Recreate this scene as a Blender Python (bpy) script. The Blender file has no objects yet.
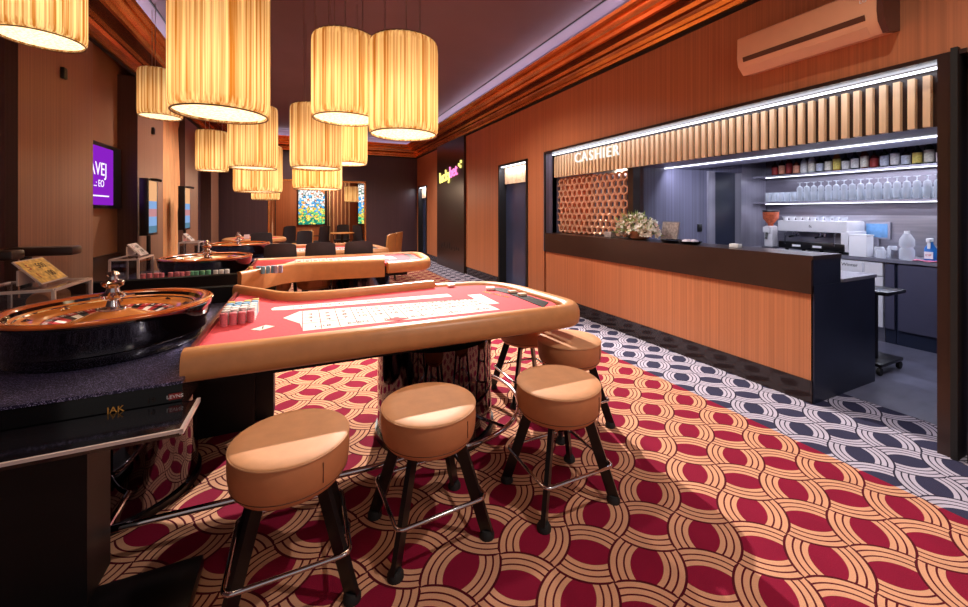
import bpy, bmesh, math, random
from mathutils import Vector, Matrix
C = bpy.context.scene.collection
PI = math.pi
random.seed(7)
sc = bpy.context.scene

# ------------------------------------------------------------------ camera, world, light, exposure
YAW = math.atan(182 / 391.0)
cd = bpy.data.cameras.new('camera')
cam = bpy.data.objects.new('camera', cd)
C.objects.link(cam)
cam.location = (0, 0, 1.4)
cam.rotation_euler = (PI / 2, 0, -YAW)
cd.sensor_width = 36.0
cd.lens = 391.0 / 968 * 36.0
cd.shift_y = -91.5 / 968
cd.clip_start = 0.02
sc.camera = cam
w = bpy.data.worlds.new('room_beyond')
sc.world = w
w.use_nodes = True
w.node_tree.nodes['Background'].inputs[0].default_value = (1.0, 0.88, 0.83, 1)
w.node_tree.nodes['Background'].inputs[1].default_value = 0.26
vs = sc.view_settings
vs.view_transform = 'Standard'
vs.look = 'None'
vs.gamma = 1
vs.exposure = 0.42
vs.use_curve_mapping = False


def lamp(kind, name, loc, power, col, **kw):
    d = bpy.data.lights.new(name, kind)
    d.energy = power
    d.color = col
    aim = kw.pop('aim', None)
    for k, v in kw.items():
        setattr(d, k, v)
    o = bpy.data.objects.new(name, d)
    o.location = loc
    if aim is not None:
        o.rotation_euler = (Vector(aim) - Vector(loc)).to_track_quat('-Z', 'Y').to_euler()
    C.objects.link(o)
    return o


WARM = (1.0, 0.80, 0.56)
COOL = (0.80, 0.84, 1.0)
# ceiling spot inferred from the table's shadow on the stools
lamp('SPOT', 'ceiling_key_fill', (2.2, 7.5, 3.60), 2500, (1.0, .91, .82), spot_size=.98, spot_blend=.45,
     shadow_soft_size=.03, aim=(.9, 2.2, .4))
for x, y, p in [(1.7, .6, 130), (1.6, 4.7, 250), (1.5, 9.6, 280), (-.4, 8.3, 200), (-.2, 11.2, 200), (-.75, 7.2, 150)]:  # fill spots without fixtures, added to brighten walls and back of the room
    lamp('SPOT', 'ceiling_key_fill', (x, y, 3.62), p, (1.0, .90, .79), spot_size=2.4, spot_blend=.8,
         shadow_soft_size=.05, aim=(x, y, 0))


# unseen fill light added behind the camera to lift the right wall
lamp('POINT', 'rear_fill', (1.5, -.7, 2.3), 16, (1, .88, .74), shadow_soft_size=.22)


# ------------------------------------------------------------------ materials
def new_mat(name):
    m = bpy.data.materials.new(name)
    m.use_nodes = True
    return m, m.node_tree, m.node_tree.nodes['Principled BSDF']


def lin(c):
    return tuple(((v / 255) / 12.92 if v <= 10 else ((v / 255 + .055) / 1.055) ** 2.4) for v in c) + (1,)


def mat(name, rgb, rough=.5, metal=0, var=.12, scale=8.0, stretch=(1, 1, 1), bump=0, coat=0, emit=0, spec=None, alpha=None,
        trans=0, coords='Object'):
    """solid procedural material: a noise gently varies the colour, and the bump"""
    m, t, b = new_mat(name)
    c = lin(rgb)
    n = t.nodes
    tc = n.new('ShaderNodeTexCoord')
    mp = n.new('ShaderNodeMapping')
    mp.inputs['Scale'].default_value = stretch
    nz = n.new('ShaderNodeTexNoise')
    nz.inputs['Scale'].default_value = scale
    nz.inputs['Detail'].default_value = 3
    if coords == 'World':
        g = n.new('ShaderNodeNewGeometry')
        t.links.new(g.outputs['Position'], mp.inputs['Vector'])
    else:
        t.links.new(tc.outputs[coords], mp.inputs['Vector'])
    t.links.new(mp.outputs[0], nz.inputs['Vector'])
    r = n.new('ShaderNodeValToRGB')
    r.color_ramp.elements[0].position = .3
    r.color_ramp.elements[1].position = .7
    r.color_ramp.elements[0].color = tuple(max(0, v * (1 - var)) for v in c[:3]) + (1,)
    r.color_ramp.elements[1].color = tuple(min(1, v * (1 + var)) for v in c[:3]) + (1,)
    t.links.new(nz.outputs['Fac'], r.inputs['Fac'])
    t.links.new(r.outputs['Color'], b.inputs['Base Color'])
    b.inputs['Roughness'].default_value = rough
    b.inputs['Metallic'].default_value = metal
    if coat:
        b.inputs['Coat Weight'].default_value = coat
        b.inputs['Coat Roughness'].default_value = .08
    if spec is not None:
        b.inputs['Specular IOR Level'].default_value = spec
    if emit:
        t.links.new(r.outputs['Color'], b.inputs['Emission Color'])
        b.inputs['Emission Strength'].default_value = emit
    if trans:
        b.inputs['Transmission Weight'].default_value = trans
    if alpha is not None:
        b.inputs['Alpha'].default_value = alpha
    if bump:
        bp = n.new('ShaderNodeBump')
        bp.inputs['Strength'].default_value = bump
        bp.inputs['Distance'].default_value = .01
        t.links.new(nz.outputs['Fac'], bp.inputs['Height'])
        t.links.new(bp.outputs[0], b.inputs['Normal'])
    return m


class E:
    """tiny arithmetic wrapper that writes Math nodes"""
    def __init__(s, t, sock): s.t, s.k = t, sock

    def op(s, o, b=None, c=None):
        n = s.t.nodes.new('ShaderNodeMath')
        n.operation = o
        for i, v in enumerate((s, b, c)):
            if v is None: continue
            if isinstance(v, E): s.t.links.new(v.k, n.inputs[i])
            else: n.inputs[i].default_value = v
        return E(s.t, n.outputs[0])
    def __add__(s, b): return s.op('ADD', b)
    def __sub__(s, b): return s.op('SUBTRACT', b)
    def __mul__(s, b): return s.op('MULTIPLY', b)
    def gt(s, b): return s.op('GREATER_THAN', b)
    def lt(s, b): return s.op('LESS_THAN', b)


def mixc(t, f, a, b):
    n = t.nodes.new('ShaderNodeMix')
    n.data_type = 'RGBA'
    t.links.new(f.k, n.inputs[0])
    for i, v in ((6, a), (7, b)):
        if isinstance(v, tuple): n.inputs[i].default_value = v
        else: t.links.new(v, n.inputs[i])
    return n.outputs[2]


def carpet():
    m, t, b = new_mat('carpet_interlaced_rings')
    g = t.nodes.new('ShaderNodeNewGeometry')
    sp = t.nodes.new('ShaderNodeSeparateXYZ')
    t.links.new(g.outputs['Position'], sp.inputs[0])
    X, Y = E(t, sp.outputs[0]), E(t, sp.outputs[1])
    u = (X - .903) * (1 / .3365)
    v = (Y - 1.425) * (1 / .2925)

    def near(u, v, off):
        uu, vv = u - off, v - off
        cu, cv = uu.op('ROUND'), vv.op('ROUND')
        du, dv = uu - cu, vv - cv
        c1, c2 = du - dv, du + dv
        if off: c1, c2 = c2, c1
        c1 = c1.op('ABSOLUTE') + K
        d = (c1 * c1 + c2 * c2).op('SQRT') - K
        return cu + off, cv + off, d
    K = .34
    au, av, da = near(u, v, 0.0)
    bu, bv, db = near(u, v, 0.5)
    side = ((bu - au) * (bv - av)).lt(0.0)          # 1: the B centre lies along the A ring's open side
    R1, R0 = .662, .275
    ina, inb = da.lt(R1), db.lt(R1)
    both = ina * inb
    useA = both * side + (ina - both)
    useB = both * (both - side) .gt(.5) + (inb - both)
    d = useA * da + useB * db
    ring = d.gt(R0) * d.lt(R1 - .013)
    pos = (d - R0) * (1 / ((R1 - .013 - R0) / 3))
    fr = pos.op('FRACT')
    line = ring * fr.gt(.75)
    tan = ring - line
    outline = d.gt(R1 - .013)
    nz = t.nodes.new('ShaderNodeTexNoise')
    nz.inputs['Scale'].default_value = 260
    t.links.new(g.outputs['Position'], nz.inputs['Vector'])
    nz2 = t.nodes.new('ShaderNodeTexNoise')
    nz2.inputs['Scale'].default_value = 6
    t.links.new(g.outputs['Position'], nz2.inputs['Vector'])
    blue = (X).gt(2.745)
    base = mixc(t, blue, lin((132, 18, 50)), lin((52, 51, 76)))
    ringc = mixc(t, blue, lin((210, 154, 122)), lin((184, 176, 194)))
    dark = mixc(t, blue, lin((82, 13, 28)), lin((44, 41, 60)))
    c = mixc(t, tan, base, ringc)
    c = mixc(t, line.op('MAXIMUM', outline), c, dark)
    fz = E(t, nz.outputs['Fac']) * .5 + .72
    fz = fz * (E(t, nz2.outputs['Fac']) * .3 + .87)
    mm = t.nodes.new('ShaderNodeMix')
    mm.data_type = 'RGBA'
    mm.blend_type = 'MULTIPLY'
    mm.inputs[0].default_value = 1
    t.links.new(c, mm.inputs[6])
    t.links.new(fz.k, mm.inputs[7])
    t.links.new(mm.outputs[2], b.inputs['Base Color'])
    b.inputs['Roughness'].default_value = .95
    b.inputs['Specular IOR Level'].default_value = .15
    bp = t.nodes.new('ShaderNodeBump')
    bp.inputs['Strength'].default_value = .5
    bp.inputs['Distance'].default_value = .004
    t.links.new(nz.outputs['Fac'], bp.inputs['Height'])
    t.links.new(bp.outputs[0], b.inputs['Normal'])
    return m


def shade_mat(name, a, bcol, sc_=1.0, es=.10):
    """pleated string shade: translucent amber threads of two tones lit by the bulb within"""
    m, t, b = new_mat(name)
    tc = t.nodes.new('ShaderNodeTexCoord')
    mp = t.nodes.new('ShaderNodeMapping')
    mp.inputs['Scale'].default_value = (46 * sc_, 46 * sc_, .4)
    nz = t.nodes.new('ShaderNodeTexNoise')
    nz.inputs['Scale'].default_value = 1
    nz.inputs['Detail'].default_value = 4
    nz.inputs['Roughness'].default_value = .65
    t.links.new(tc.outputs['Object'], mp.inputs['Vector'])
    t.links.new(mp.outputs[0], nz.inputs['Vector'])
    r = t.nodes.new('ShaderNodeValToRGB')
    e = r.color_ramp.elements
    e[0].position, e[0].color = .40, lin(a)
    e[1].position, e[1].color = .61, lin(bcol)
    t.links.new(nz.outputs['Fac'], r.inputs['Fac'])
    tr = t.nodes.new('ShaderNodeBsdfTranslucent')
    df = t.nodes.new('ShaderNodeBsdfDiffuse')
    em = t.nodes.new('ShaderNodeEmission')
    em.inputs['Strength'].default_value = es
    for k in (tr, df, em): t.links.new(r.outputs['Color'], k.inputs['Color'])
    mx = t.nodes.new('ShaderNodeMixShader')
    mx.inputs[0].default_value = .25
    t.links.new(tr.outputs[0], mx.inputs[1])
    t.links.new(df.outputs[0], mx.inputs[2])
    ad = t.nodes.new('ShaderNodeAddShader')
    t.links.new(mx.outputs[0], ad.inputs[0])
    t.links.new(em.outputs[0], ad.inputs[1])
    t.links.new(ad.outputs[0], t.nodes['Material Output'].inputs['Surface'])
    return m


def emis(name, rgb, s):
    m, t, b = new_mat(name)
    em = t.nodes.new('ShaderNodeEmission')
    em.inputs['Color'].default_value = lin(rgb)
    em.inputs['Strength'].default_value = s
    t.links.new(em.outputs[0], t.nodes['Material Output'].inputs['Surface'])
    return m


def clear(name, rgb=(235, 240, 245), mixf=.3, rough=.05):
    """thin clear acrylic or glass wall: mostly see-through, part mirror-like"""
    m, t, b = new_mat(name)
    tp = t.nodes.new('ShaderNodeBsdfTransparent')
    tp.inputs[0].default_value = (.93, .94, .95, 1)
    b.inputs['Base Color'].default_value = lin(rgb)
    b.inputs['Roughness'].default_value = rough
    if mixf < .3:
        b = t.nodes.new('ShaderNodeBsdfGlossy')
        b.inputs['Color'].default_value = lin(rgb)
        b.inputs['Roughness'].default_value = rough
    lw = t.nodes.new('ShaderNodeLayerWeight')
    lw.inputs['Blend'].default_value = .35
    f = (E(t, lw.outputs['Facing']) * .45 + mixf).op('MINIMUM', 1.0)
    mx = t.nodes.new('ShaderNodeMixShader')
    t.links.new(f.k, mx.inputs[0])
    t.links.new(tp.outputs[0], mx.inputs[1])
    t.links.new(b.outputs[0], mx.inputs[2])
    t.links.new(mx.outputs[0], t.nodes['Material Output'].inputs['Surface'])
    return m


def glitter(name):
    m, t, b = new_mat(name)
    tc = t.nodes.new('ShaderNodeTexCoord')
    vo = t.nodes.new('ShaderNodeTexVoronoi')
    vo.inputs['Scale'].default_value = 420
    t.links.new(tc.outputs['Object'], vo.inputs['Vector'])
    sp = t.nodes.new('ShaderNodeSeparateColor')
    t.links.new(vo.outputs['Color'], sp.inputs[0])
    f = E(t, sp.outputs[0]).gt(.84)
    c = mixc(t, f, lin((36, 31, 66)), lin((196, 186, 240)))
    t.links.new(c, b.inputs['Base Color'])
    b.inputs['Roughness'].default_value = .3
    b.inputs['Metallic'].default_value = .3
    b.inputs['Coat Weight'].default_value = .6
    b.inputs['Coat Roughness'].default_value = .1
    return m


def stained(name, seed):
    """leaded picture window: irregular coloured pieces, sky to meadow"""
    m, t, b = new_mat(name)
    g = t.nodes.new('ShaderNodeNewGeometry')
    mp = t.nodes.new('ShaderNodeMapping')
    mp.inputs['Location'].default_value = (seed, 0, seed)
    t.links.new(g.outputs['Position'], mp.inputs['Vector'])
    vo = t.nodes.new('ShaderNodeTexVoronoi')
    vo.inputs['Scale'].default_value = 13
    t.links.new(mp.outputs[0], vo.inputs['Vector'])
    ve = t.nodes.new('ShaderNodeTexVoronoi')
    ve.feature = 'DISTANCE_TO_EDGE'
    ve.inputs['Scale'].default_value = 13
    t.links.new(mp.outputs[0], ve.inputs['Vector'])
    sp = t.nodes.new('ShaderNodeSeparateColor')
    t.links.new(vo.outputs['Color'], sp.inputs[0])
    sx = t.nodes.new('ShaderNodeSeparateXYZ')
    t.links.new(g.outputs['Position'], sx.inputs[0])
    h = (E(t, sx.outputs[2]) - .95) * (1 / 1.3) + (E(t, sp.outputs[0]) - .5) * .45
    r = t.nodes.new('ShaderNodeValToRGB')
    r.color_ramp.interpolation = 'CONSTANT'
    stops = [(0, (30, 140, 120)), (.1, (120, 215, 130)), (.2, (235, 225, 110)), (.32, (240, 190, 80)), (.42, (70, 160, 225)),
             (.55, (120, 200, 240)), (.6, (245, 240, 235)), (.74, (225, 130, 70)), (.80, (250, 248, 240)), (.92, (90, 130, 110)), (.97, (240, 240, 236))]
    e = r.color_ramp.elements
    e[0].position, e[0].color = stops[0][0], lin(stops[0][1])
    e[1].position, e[1].color = stops[1][0], lin(stops[1][1])
    for p, c in stops[2:]:
        x = e.new(p)
        x.color = lin(c)
    t.links.new(h.k, r.inputs['Fac'])
    f = E(t, ve.outputs['Distance']).lt(.04)
    c = mixc(t, f, r.outputs['Color'], lin((25, 22, 24)))
    em = t.nodes.new('ShaderNodeEmission')
    em.inputs['Strength'].default_value = 1.0
    t.links.new(c, em.inputs['Color'])
    t.links.new(em.outputs[0], t.nodes['Material Output'].inputs['Surface'])
    return m


M = {}
M['carpet'] = carpet()
M['veneer_y'] = mat('orange_veneer_fine_grain', (188, 117, 78), .42, var=.17, scale=1, stretch=(1, 70, .35), coords='World')
M['veneer_x'] = mat('orange_veneer_fine_grain_back', (182, 112, 74), .42, var=.2, scale=1, stretch=(70, 1, .35), coords='World')
M['pilaster'] = mat('taupe_grained_panel', (142, 100, 80), .45, var=.2, scale=1, stretch=(1, 60, .35), coords='World')
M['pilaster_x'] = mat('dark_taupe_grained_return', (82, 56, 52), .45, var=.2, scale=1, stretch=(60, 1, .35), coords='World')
M['recess'] = mat('tan_recess_wall', (150, 106, 78), .6, var=.08, scale=3, coords='World')
M['darkwall'] = mat('dark_aubergine_panel', (72, 50, 54), .35, var=.18, scale=1, stretch=(50, 50, .4), coords='World')
M['darkbrown'] = mat('dark_brown_lacquer', (52, 34, 28), .28, var=.1, scale=4, coords='World')
M['skirting'] = mat('gloss_dark_skirting', (44, 31, 28), .12, var=.08, scale=4, coords='World')
M['ceiling'] = mat('aubergine_ceiling', (112, 90, 98), .7, var=.06, scale=1.5, coords='World')
M['copper'] = mat('burnished_copper_leaf', (240, 158, 92), .27, metal=.92, var=.22, scale=3, stretch=(1, .7, 1.5), bump=.2, coords='World')
M['coppersoffit'] = mat('brown_copper_soffit', (88, 48, 36), .25, metal=.6, var=.3, scale=1.6, coords='World')
M['blackgap'] = mat('matt_black_finish', (14, 10, 10), .6, coords='World')  # plain black for trims, door frames and cutouts
M['slat'] = mat('pale_oak_slat', (240, 204, 160), .45, var=.12, scale=1, stretch=(30, 30, 1.2), coords='World')
M['greywall'] = mat('blue_grey_grained_panel', (104, 102, 124), .45, var=.25, scale=1, stretch=(55, 55, .3), coords='World')
M['greypale'] = mat('pale_grey_metal', (150, 146, 160), .35, metal=.4, var=.12, scale=1, stretch=(20, 20, .5), coords='World')
M['navy'] = mat('navy_lacquer', (28, 34, 54), .35, var=.15, scale=5, coords='World')
M['navygloss'] = mat('slate_blue_door_film', (62, 70, 98), .16, var=.1, scale=2, coords='World')
M['slate'] = mat('slate_cabinet_front', (74, 72, 92), .4, var=.1, scale=3)
M['steel'] = mat('brushed_steel', (150, 148, 158), .3, metal=.85, var=.12, scale=1, stretch=(1, 3, 40), coords='World')
M['worktop'] = mat('grey_worktop', (120, 118, 130), .28, var=.08, scale=12)
M['barfloor'] = mat('grey_bar_floor', (104, 104, 124), .3, var=.22, scale=4, stretch=(1, 2, 1), coords='World')
M['led'] = emis('cool_white_led', (240, 242, 255), 3.4)
M['ledcove'] = emis('cool_white_cove_led', (226, 226, 255), 13.0)
M['ledsoft'] = emis('cool_white_led_soft', (240, 242, 255), 3.5)
M['letters'] = emis('white_lit_letters', (255, 252, 246), .85)
M['neon_y'] = emis('yellow_lit_letters', (255, 236, 120), 1.5)
M['neon_p'] = emis('pink_lit_letters', (255, 120, 180), 1.5)
M['leather'] = mat('tan_leather_rail', (198, 134, 84), .38, var=.07, scale=14, bump=.08)
M['stoolleather'] = mat('tan_leather_stool', (206, 146, 102), .62, var=.06, scale=16, bump=.08)
M['stoolside'] = mat('tan_leather_stool_band', (198, 126, 82), .6, var=.06, scale=16, bump=.08)
M['seam'] = mat('dark_seam_thread', (96, 56, 36), .7)
M['felt'] = mat('red_table_felt', (205, 62, 74), .9, var=.08, scale=60, bump=.1)
M['feltdark'] = mat('dark_red_lacquer_divider', (116, 40, 38), .3, var=.1)
M['print'] = mat('cream_layout_print', (248, 224, 218), .85, var=.03, scale=40)
M['printred'] = mat('red_layout_print', (180, 40, 50), .85)
M['printblack'] = mat('black_layout_print', (40, 30, 34), .85)
M['printgold'] = mat('gold_layout_print', (226, 160, 70), .8)
M['blackwood'] = mat('black_table_lacquer', (17, 13, 15), .45, spec=.25, var=.2, scale=6)
M['blackgloss'] = mat('black_gloss_bowl', (9, 8, 11), .08, coat=1, var=.2, scale=5)
M['blackmetal'] = mat('black_powder_coated_steel', (15, 13, 15), .28, var=.2, scale=10)
M['rubber'] = mat('black_rubber', (24, 22, 24), .7)
M['glitter'] = glitter('black_glitter_laminate')
M['blackspeck'] = mat('black_speckled_glass_ledge', (24, 21, 27), .1, coat=.6, var=.8, scale=240)
M['wood'] = mat('polished_orange_mahogany', (196, 96, 42), .16, coat=.7, var=.22, scale=3, stretch=(3, 3, 10))
M['woodpale'] = mat('polished_amber_maple', (226, 138, 66), .16, coat=.7, var=.16, scale=4)
M['chrome'] = mat('chrome', (205, 200, 205), .09, metal=1, var=.04)
M['mirrorped'] = mat('smoked_mirror_column', (92, 84, 92), .05, metal=1, var=.1, scale=1, stretch=(14, 14, .1))
M['pocketred'] = mat('red_pocket', (176, 30, 36), .4)
M['pocketblack'] = mat('black_pocket', (18, 16, 18), .4)
M['pocketgreen'] = mat('green_pocket', (30, 120, 60), .4)
M['ivory'] = mat('ivory_number_enamel', (238, 232, 224), .4)
M['shade'] = shade_mat('amber_string_shade', (184, 124, 50), (255, 238, 186))
M['diffuser'] = shade_mat('cream_string_diffuser', (250, 226, 176), (255, 248, 230), 1.2, .55)
M['rim'] = mat('brown_shade_ring', (112, 72, 44), .5)
M['cable'] = mat('thin_steel_cable', (150, 130, 120), .3, metal=.8)
M['acrylic'] = clear('clear_acrylic', (236, 226, 226), .06)
M['acredge'] = clear('bright_acrylic_edge', (250, 230, 226), .6)
M['glass'] = clear('clear_bar_glass', (236, 240, 248), .30)
M['glassrim'] = clear('bright_glass_rim', (245, 246, 252), .3)
M['paperyellow'] = mat('yellow_printed_card', (232, 186, 84), .6, var=.45, scale=38)
M['papergrey'] = mat('grey_printed_card', (176, 160, 156), .6, var=.4, scale=40)
M['rollbrown'] = mat('kraft_brown_roll', (176, 108, 58), .6, var=.1)
M['white'] = mat('white_enamel', (226, 222, 226), .35, var=.04)
M['whitebright'] = mat('white_porcelain', (244, 242, 246), .3, var=.03)
M['acbody'] = mat('apricot_plastic_case', (244, 182, 142), .4, var=.03)
M['acdark'] = mat('brown_end_shade_and_slot', (92, 50, 38), .4)  # shade on the case's near end painted as brown; the slot shares it
M['fabricblack'] = mat('black_upholstery', (40, 32, 38), .7, var=.15, scale=40, bump=.1)
M['chairtan'] = mat('tan_chair_shell', (204, 138, 76), .45, var=.08, scale=10)
M['curtain'] = mat('amber_curtain_cloth', (232, 168, 116), .8, var=.14, scale=1, stretch=(20, 20, 2))
M['screenpurple'] = emis('purple_lit_screen', (122, 28, 172), 1.0)
M['screentext'] = emis('white_screen_text', (236, 226, 250), 1.1)
M['screenwarm'] = emis('amber_lit_screen', (226, 168, 120), .9)
M['screenblue'] = emis('blue_lit_screen', (128, 160, 205), .9)
M['screenpink'] = emis('rose_lit_screen', (196, 138, 142), .8)
M['screenteal'] = emis('teal_lit_screen', (92, 128, 150), .8)
M['hexcopper'] = mat('copper_lattice_rings', (232, 176, 144), .35, metal=.25, var=.1)
M['orangepanel'] = mat('orange_booth_panel', (206, 110, 60), .5, var=.08)
M['leaf'] = mat('green_foliage', (146, 168, 96), .6, var=.35, scale=30)
M['petal'] = mat('cream_petals', (250, 244, 232), .6, var=.08, scale=20)
M['petalpink'] = mat('blush_petals', (240, 214, 196), .6, var=.08, scale=20)
M['wicker'] = mat('brown_flower_pot', (150, 96, 64), .7)
M['plate'] = mat('black_dish', (26, 26, 34), .2)
M['paper'] = mat('crumpled_pale_paper', (214, 200, 214), .7, var=.06, scale=20)
M['bluebottle'] = mat('blue_plastic', (40, 120, 205), .3)
M['bluecard'] = mat('blue_picture_card', (96, 142, 188), .4, var=.25, scale=12)
M['redlabel'] = mat('red_label', (205, 60, 70), .5)
M['pinkcloth'] = mat('pink_cleaning_cloth', (232, 130, 160), .8)
M['cyan'] = mat('turquoise_plastic', (70, 190, 205), .35)
M['beans'] = mat('amber_bean_hopper', (190, 92, 60), .2, var=.3, scale=40)
for nm, c in dict(c_white=(232, 226, 226), c_pink=(214, 120, 132), c_blue=(120, 168, 205), c_green=(110, 176, 140), c_yellow=(228, 190, 100),
                  c_cream=(226, 196, 170), c_lilac=(176, 160, 196)).items():
    M[nm] = mat('chip_' + nm[2:], c, .5, var=.25, scale=60, stretch=(1, 1, 3))
BOT = [(60, 26, 22), (96, 40, 24), (34, 40, 34), (40, 34, 40), (150, 90, 40), (200, 206, 210), (28, 40, 52), (86, 30, 30)]
for i, c in enumerate(BOT): M['bottle%d' % i] = mat('bottle_glass_tone', c, .1, var=.1)
LAB = [(226, 222, 222), (150, 40, 38), (222, 150, 120), (232, 210, 110), (200, 205, 222), (236, 228, 214), (90, 150, 200)]
for i, c in enumerate(LAB): M['label%d' % i] = mat('bottle_label_tone', c, .6, var=.2, scale=60)


# ------------------------------------------------------------------ mesh helpers
class MB:
    def __init__(s): s.v, s.f, s.m, s.mats = [], [], [], []

    def mi(s, m):
        if m not in s.mats: s.mats.append(m)
        return s.mats.index(m)

    def add(s, vs, fs, m, mx=None):
        o = len(s.v)
        s.v += [tuple(mx @ Vector(p)) if mx is not None else tuple(p) for p in vs]
        k = s.mi(m)
        for f in fs:
            s.f.append(tuple(i + o for i in f))
            s.m.append(k)
        return s

    def box(s, x0, x1, y0, y1, z0, z1, m, mx=None, bev=0):
        x0, x1 = sorted((x0, x1)); y0, y1 = sorted((y0, y1)); z0, z1 = sorted((z0, z1))
        if bev:
            bm = bmesh.new()
            bmesh.ops.create_cube(bm, size=1)
            for q in bm.verts:
                q.co = ((x0 + x1) / 2 + q.co.x * (x1 - x0), (y0 + y1) / 2 + q.co.y * (y1 - y0), (z0 + z1) / 2 + q.co.z * (z1 - z0))
            bmesh.ops.bevel(bm, geom=bm.edges[:], offset=bev, segments=2, affect='EDGES', profile=.6)
            bm.verts.index_update()
            s.add([q.co[:] for q in bm.verts], [[q.index for q in f.verts] for f in bm.faces], m, mx)
            bm.free()
            return s
        vs = [(x0, y0, z0), (x1, y0, z0), (x1, y1, z0), (x0, y1, z0), (x0, y0, z1), (x1, y0, z1), (x1, y1, z1), (x0, y1, z1)]
        return s.add(vs, [(0, 3, 2, 1), (4, 5, 6, 7), (0, 1, 5, 4), (1, 2, 6, 5), (2, 3, 7, 6), (3, 0, 4, 7)], m, mx)

    def lathe(s, prof, m, cx=0, cy=0, cz=0, n=32, mx=None, cap=True):
        vs, fs = [], []
        for r, z in prof:
            for k in range(n):
                a = 2 * PI * k / n
                vs.append((cx + r * math.cos(a), cy + r * math.sin(a), cz + z))
        for i in range(len(prof) - 1):
            for k in range(n):
                fs.append((i * n + k, i * n + (k + 1) % n, (i + 1) * n + (k + 1) % n, (i + 1) * n + k))
        if cap:
            if prof[0][0] > 1e-5: fs.append(tuple(range(n - 1, -1, -1)))
            if prof[-1][0] > 1e-5: fs.append(tuple((len(prof) - 1) * n + k for k in range(n)))
        return s.add(vs, fs, m, mx)

    def prism(s, pts, z0, z1, m, mx=None):
        n = len(pts)
        vs = [(x, y, z0) for x, y in pts] + [(x, y, z1) for x, y in pts]
        fs = [tuple(range(n - 1, -1, -1)), tuple(range(n, 2 * n))] + [(i, (i + 1) % n, n + (i + 1) % n, n + i) for i in range(n)]
        return s.add(vs, fs, m, mx)

    def tube(s, pts, r, m, n=8, closed=False, mx=None):
        pts = [Vector(p) for p in pts]
        N = len(pts)
        vs, fs = [], []
        up = Vector((0, 0, 1))
        prev = None
        for i, p in enumerate(pts):
            if closed: d = (pts[(i + 1) % N] - pts[i - 1])
            else: d = pts[min(i + 1, N - 1)] - pts[max(i - 1, 0)]
            d.normalize()
            a = d.cross(up)
            if a.length < 1e-3: a = d.cross(Vector((1, 0, 0))) if prev is None else prev - d * prev.dot(d)
            a.normalize()
            if prev is not None and a.dot(prev) < 0: a = -a
            prev = a
            b = a.cross(d)
            rr = r[i] if isinstance(r, (list, tuple)) else r
            for k in range(n):
                t = 2 * PI * k / n
                vs.append(p + (a * math.cos(t) + b * math.sin(t)) * rr)
        L = N if closed else N - 1
        for i in range(L):
            j = (i + 1) % N
            for k in range(n):
                fs.append((i * n + k, i * n + (k + 1) % n, j * n + (k + 1) % n, j * n + k))
        if not closed:
            fs.append(tuple(range(n - 1, -1, -1)))
            fs.append(tuple((N - 1) * n + k for k in range(n)))
        return s.add([v[:] for v in vs], fs, m, mx)

    def sweep(s, path, prof, m, closed=False):
        """sweep a closed (inward offset, z) profile along a plan path; inward = left of travel"""
        P = [Vector((p[0], p[1])) for p in path]
        N, K = len(P), len(prof)
        vs, fs = [], []
        for i in range(N):
            d0 = (P[i] - P[i - 1]) if (i > 0 or closed) else (P[1] - P[0])
            d1 = (P[(i + 1) % N] - P[i]) if (i < N - 1 or closed) else (P[i] - P[i - 1])
            n0 = Vector((-d0.y, d0.x)).normalized()
            n1 = Vector((-d1.y, d1.x)).normalized()
            n = (n0 + n1)
            n = n.normalized() / max(.35, n.normalized().dot(n0))
            for o, z in prof: vs.append((P[i].x + n.x * o, P[i].y + n.y * o, z))
        for i in range(N if closed else N - 1):
            j = (i + 1) % N
            for k in range(K):
                q = (k + 1) % K
                fs.append((i * K + k, j * K + k, j * K + q, i * K + q))
        if not closed:
            fs.append(tuple(range(K)))
            fs.append(tuple((N - 1) * K + k for k in range(K - 1, -1, -1)))
        return s.add(vs, fs, m)

    def text(s, body, size, m, origin, right, up, ext=.004, align='CENTER'):
        cu = bpy.data.curves.new('t', 'FONT')
        cu.body = body
        cu.size = size
        cu.extrude = ext
        cu.align_x = align
        cu.align_y = 'CENTER'
        o = bpy.data.objects.new('t', cu)
        C.objects.link(o)
        dg = bpy.context.evaluated_depsgraph_get()
        me = bpy.data.meshes.new_from_object(o.evaluated_get(dg))
        R, U = Vector(right).normalized(), Vector(up).normalized()
        N = R.cross(U)
        mx = Matrix.Translation(Vector(origin)) @ Matrix((R, U, N)).transposed().to_4x4()
        s.add([v.co[:] for v in me.vertices], [list(p.vertices) for p in me.polygons], m, mx)
        bpy.data.objects.remove(o)
        bpy.data.curves.remove(cu)
        bpy.data.meshes.remove(me)
        return s

    def build(s, name, parent=None, loc=None, smooth=40, local=False):
        off = Vector((0, 0, 0))
        if parent is not None and not local:
            p = parent
            while p is not None:
                off += p.location
                p = p.parent
        if loc is not None and not local: off += Vector(loc)
        me = bpy.data.meshes.new(name)
        me.from_pydata([tuple(Vector(v) - off) for v in s.v], [], s.f)
        for m in s.mats: me.materials.append(M[m])
        me.polygons.foreach_set('material_index', s.m)
        bm = bmesh.new()
        bm.from_mesh(me)
        bmesh.ops.recalc_face_normals(bm, faces=bm.faces[:])
        bm.to_mesh(me)
        bm.free()
        if smooth:
            me.polygons.foreach_set('use_smooth', [True] * len(me.polygons))
            me.set_sharp_from_angle(angle=math.radians(smooth))
        o = bpy.data.objects.new(name, me)
        C.objects.link(o)
        if loc is not None: o.location = loc
        if parent is not None: o.parent = parent
        return o


def thing(name, label, cat, loc=(0, 0, 0), group=None, rz=0):
    o = bpy.data.objects.new(name, None)
    C.objects.link(o)
    o.empty_display_size = .1
    o.location = loc
    o.rotation_euler.z = rz
    return tag(o, label, cat, group)


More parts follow.
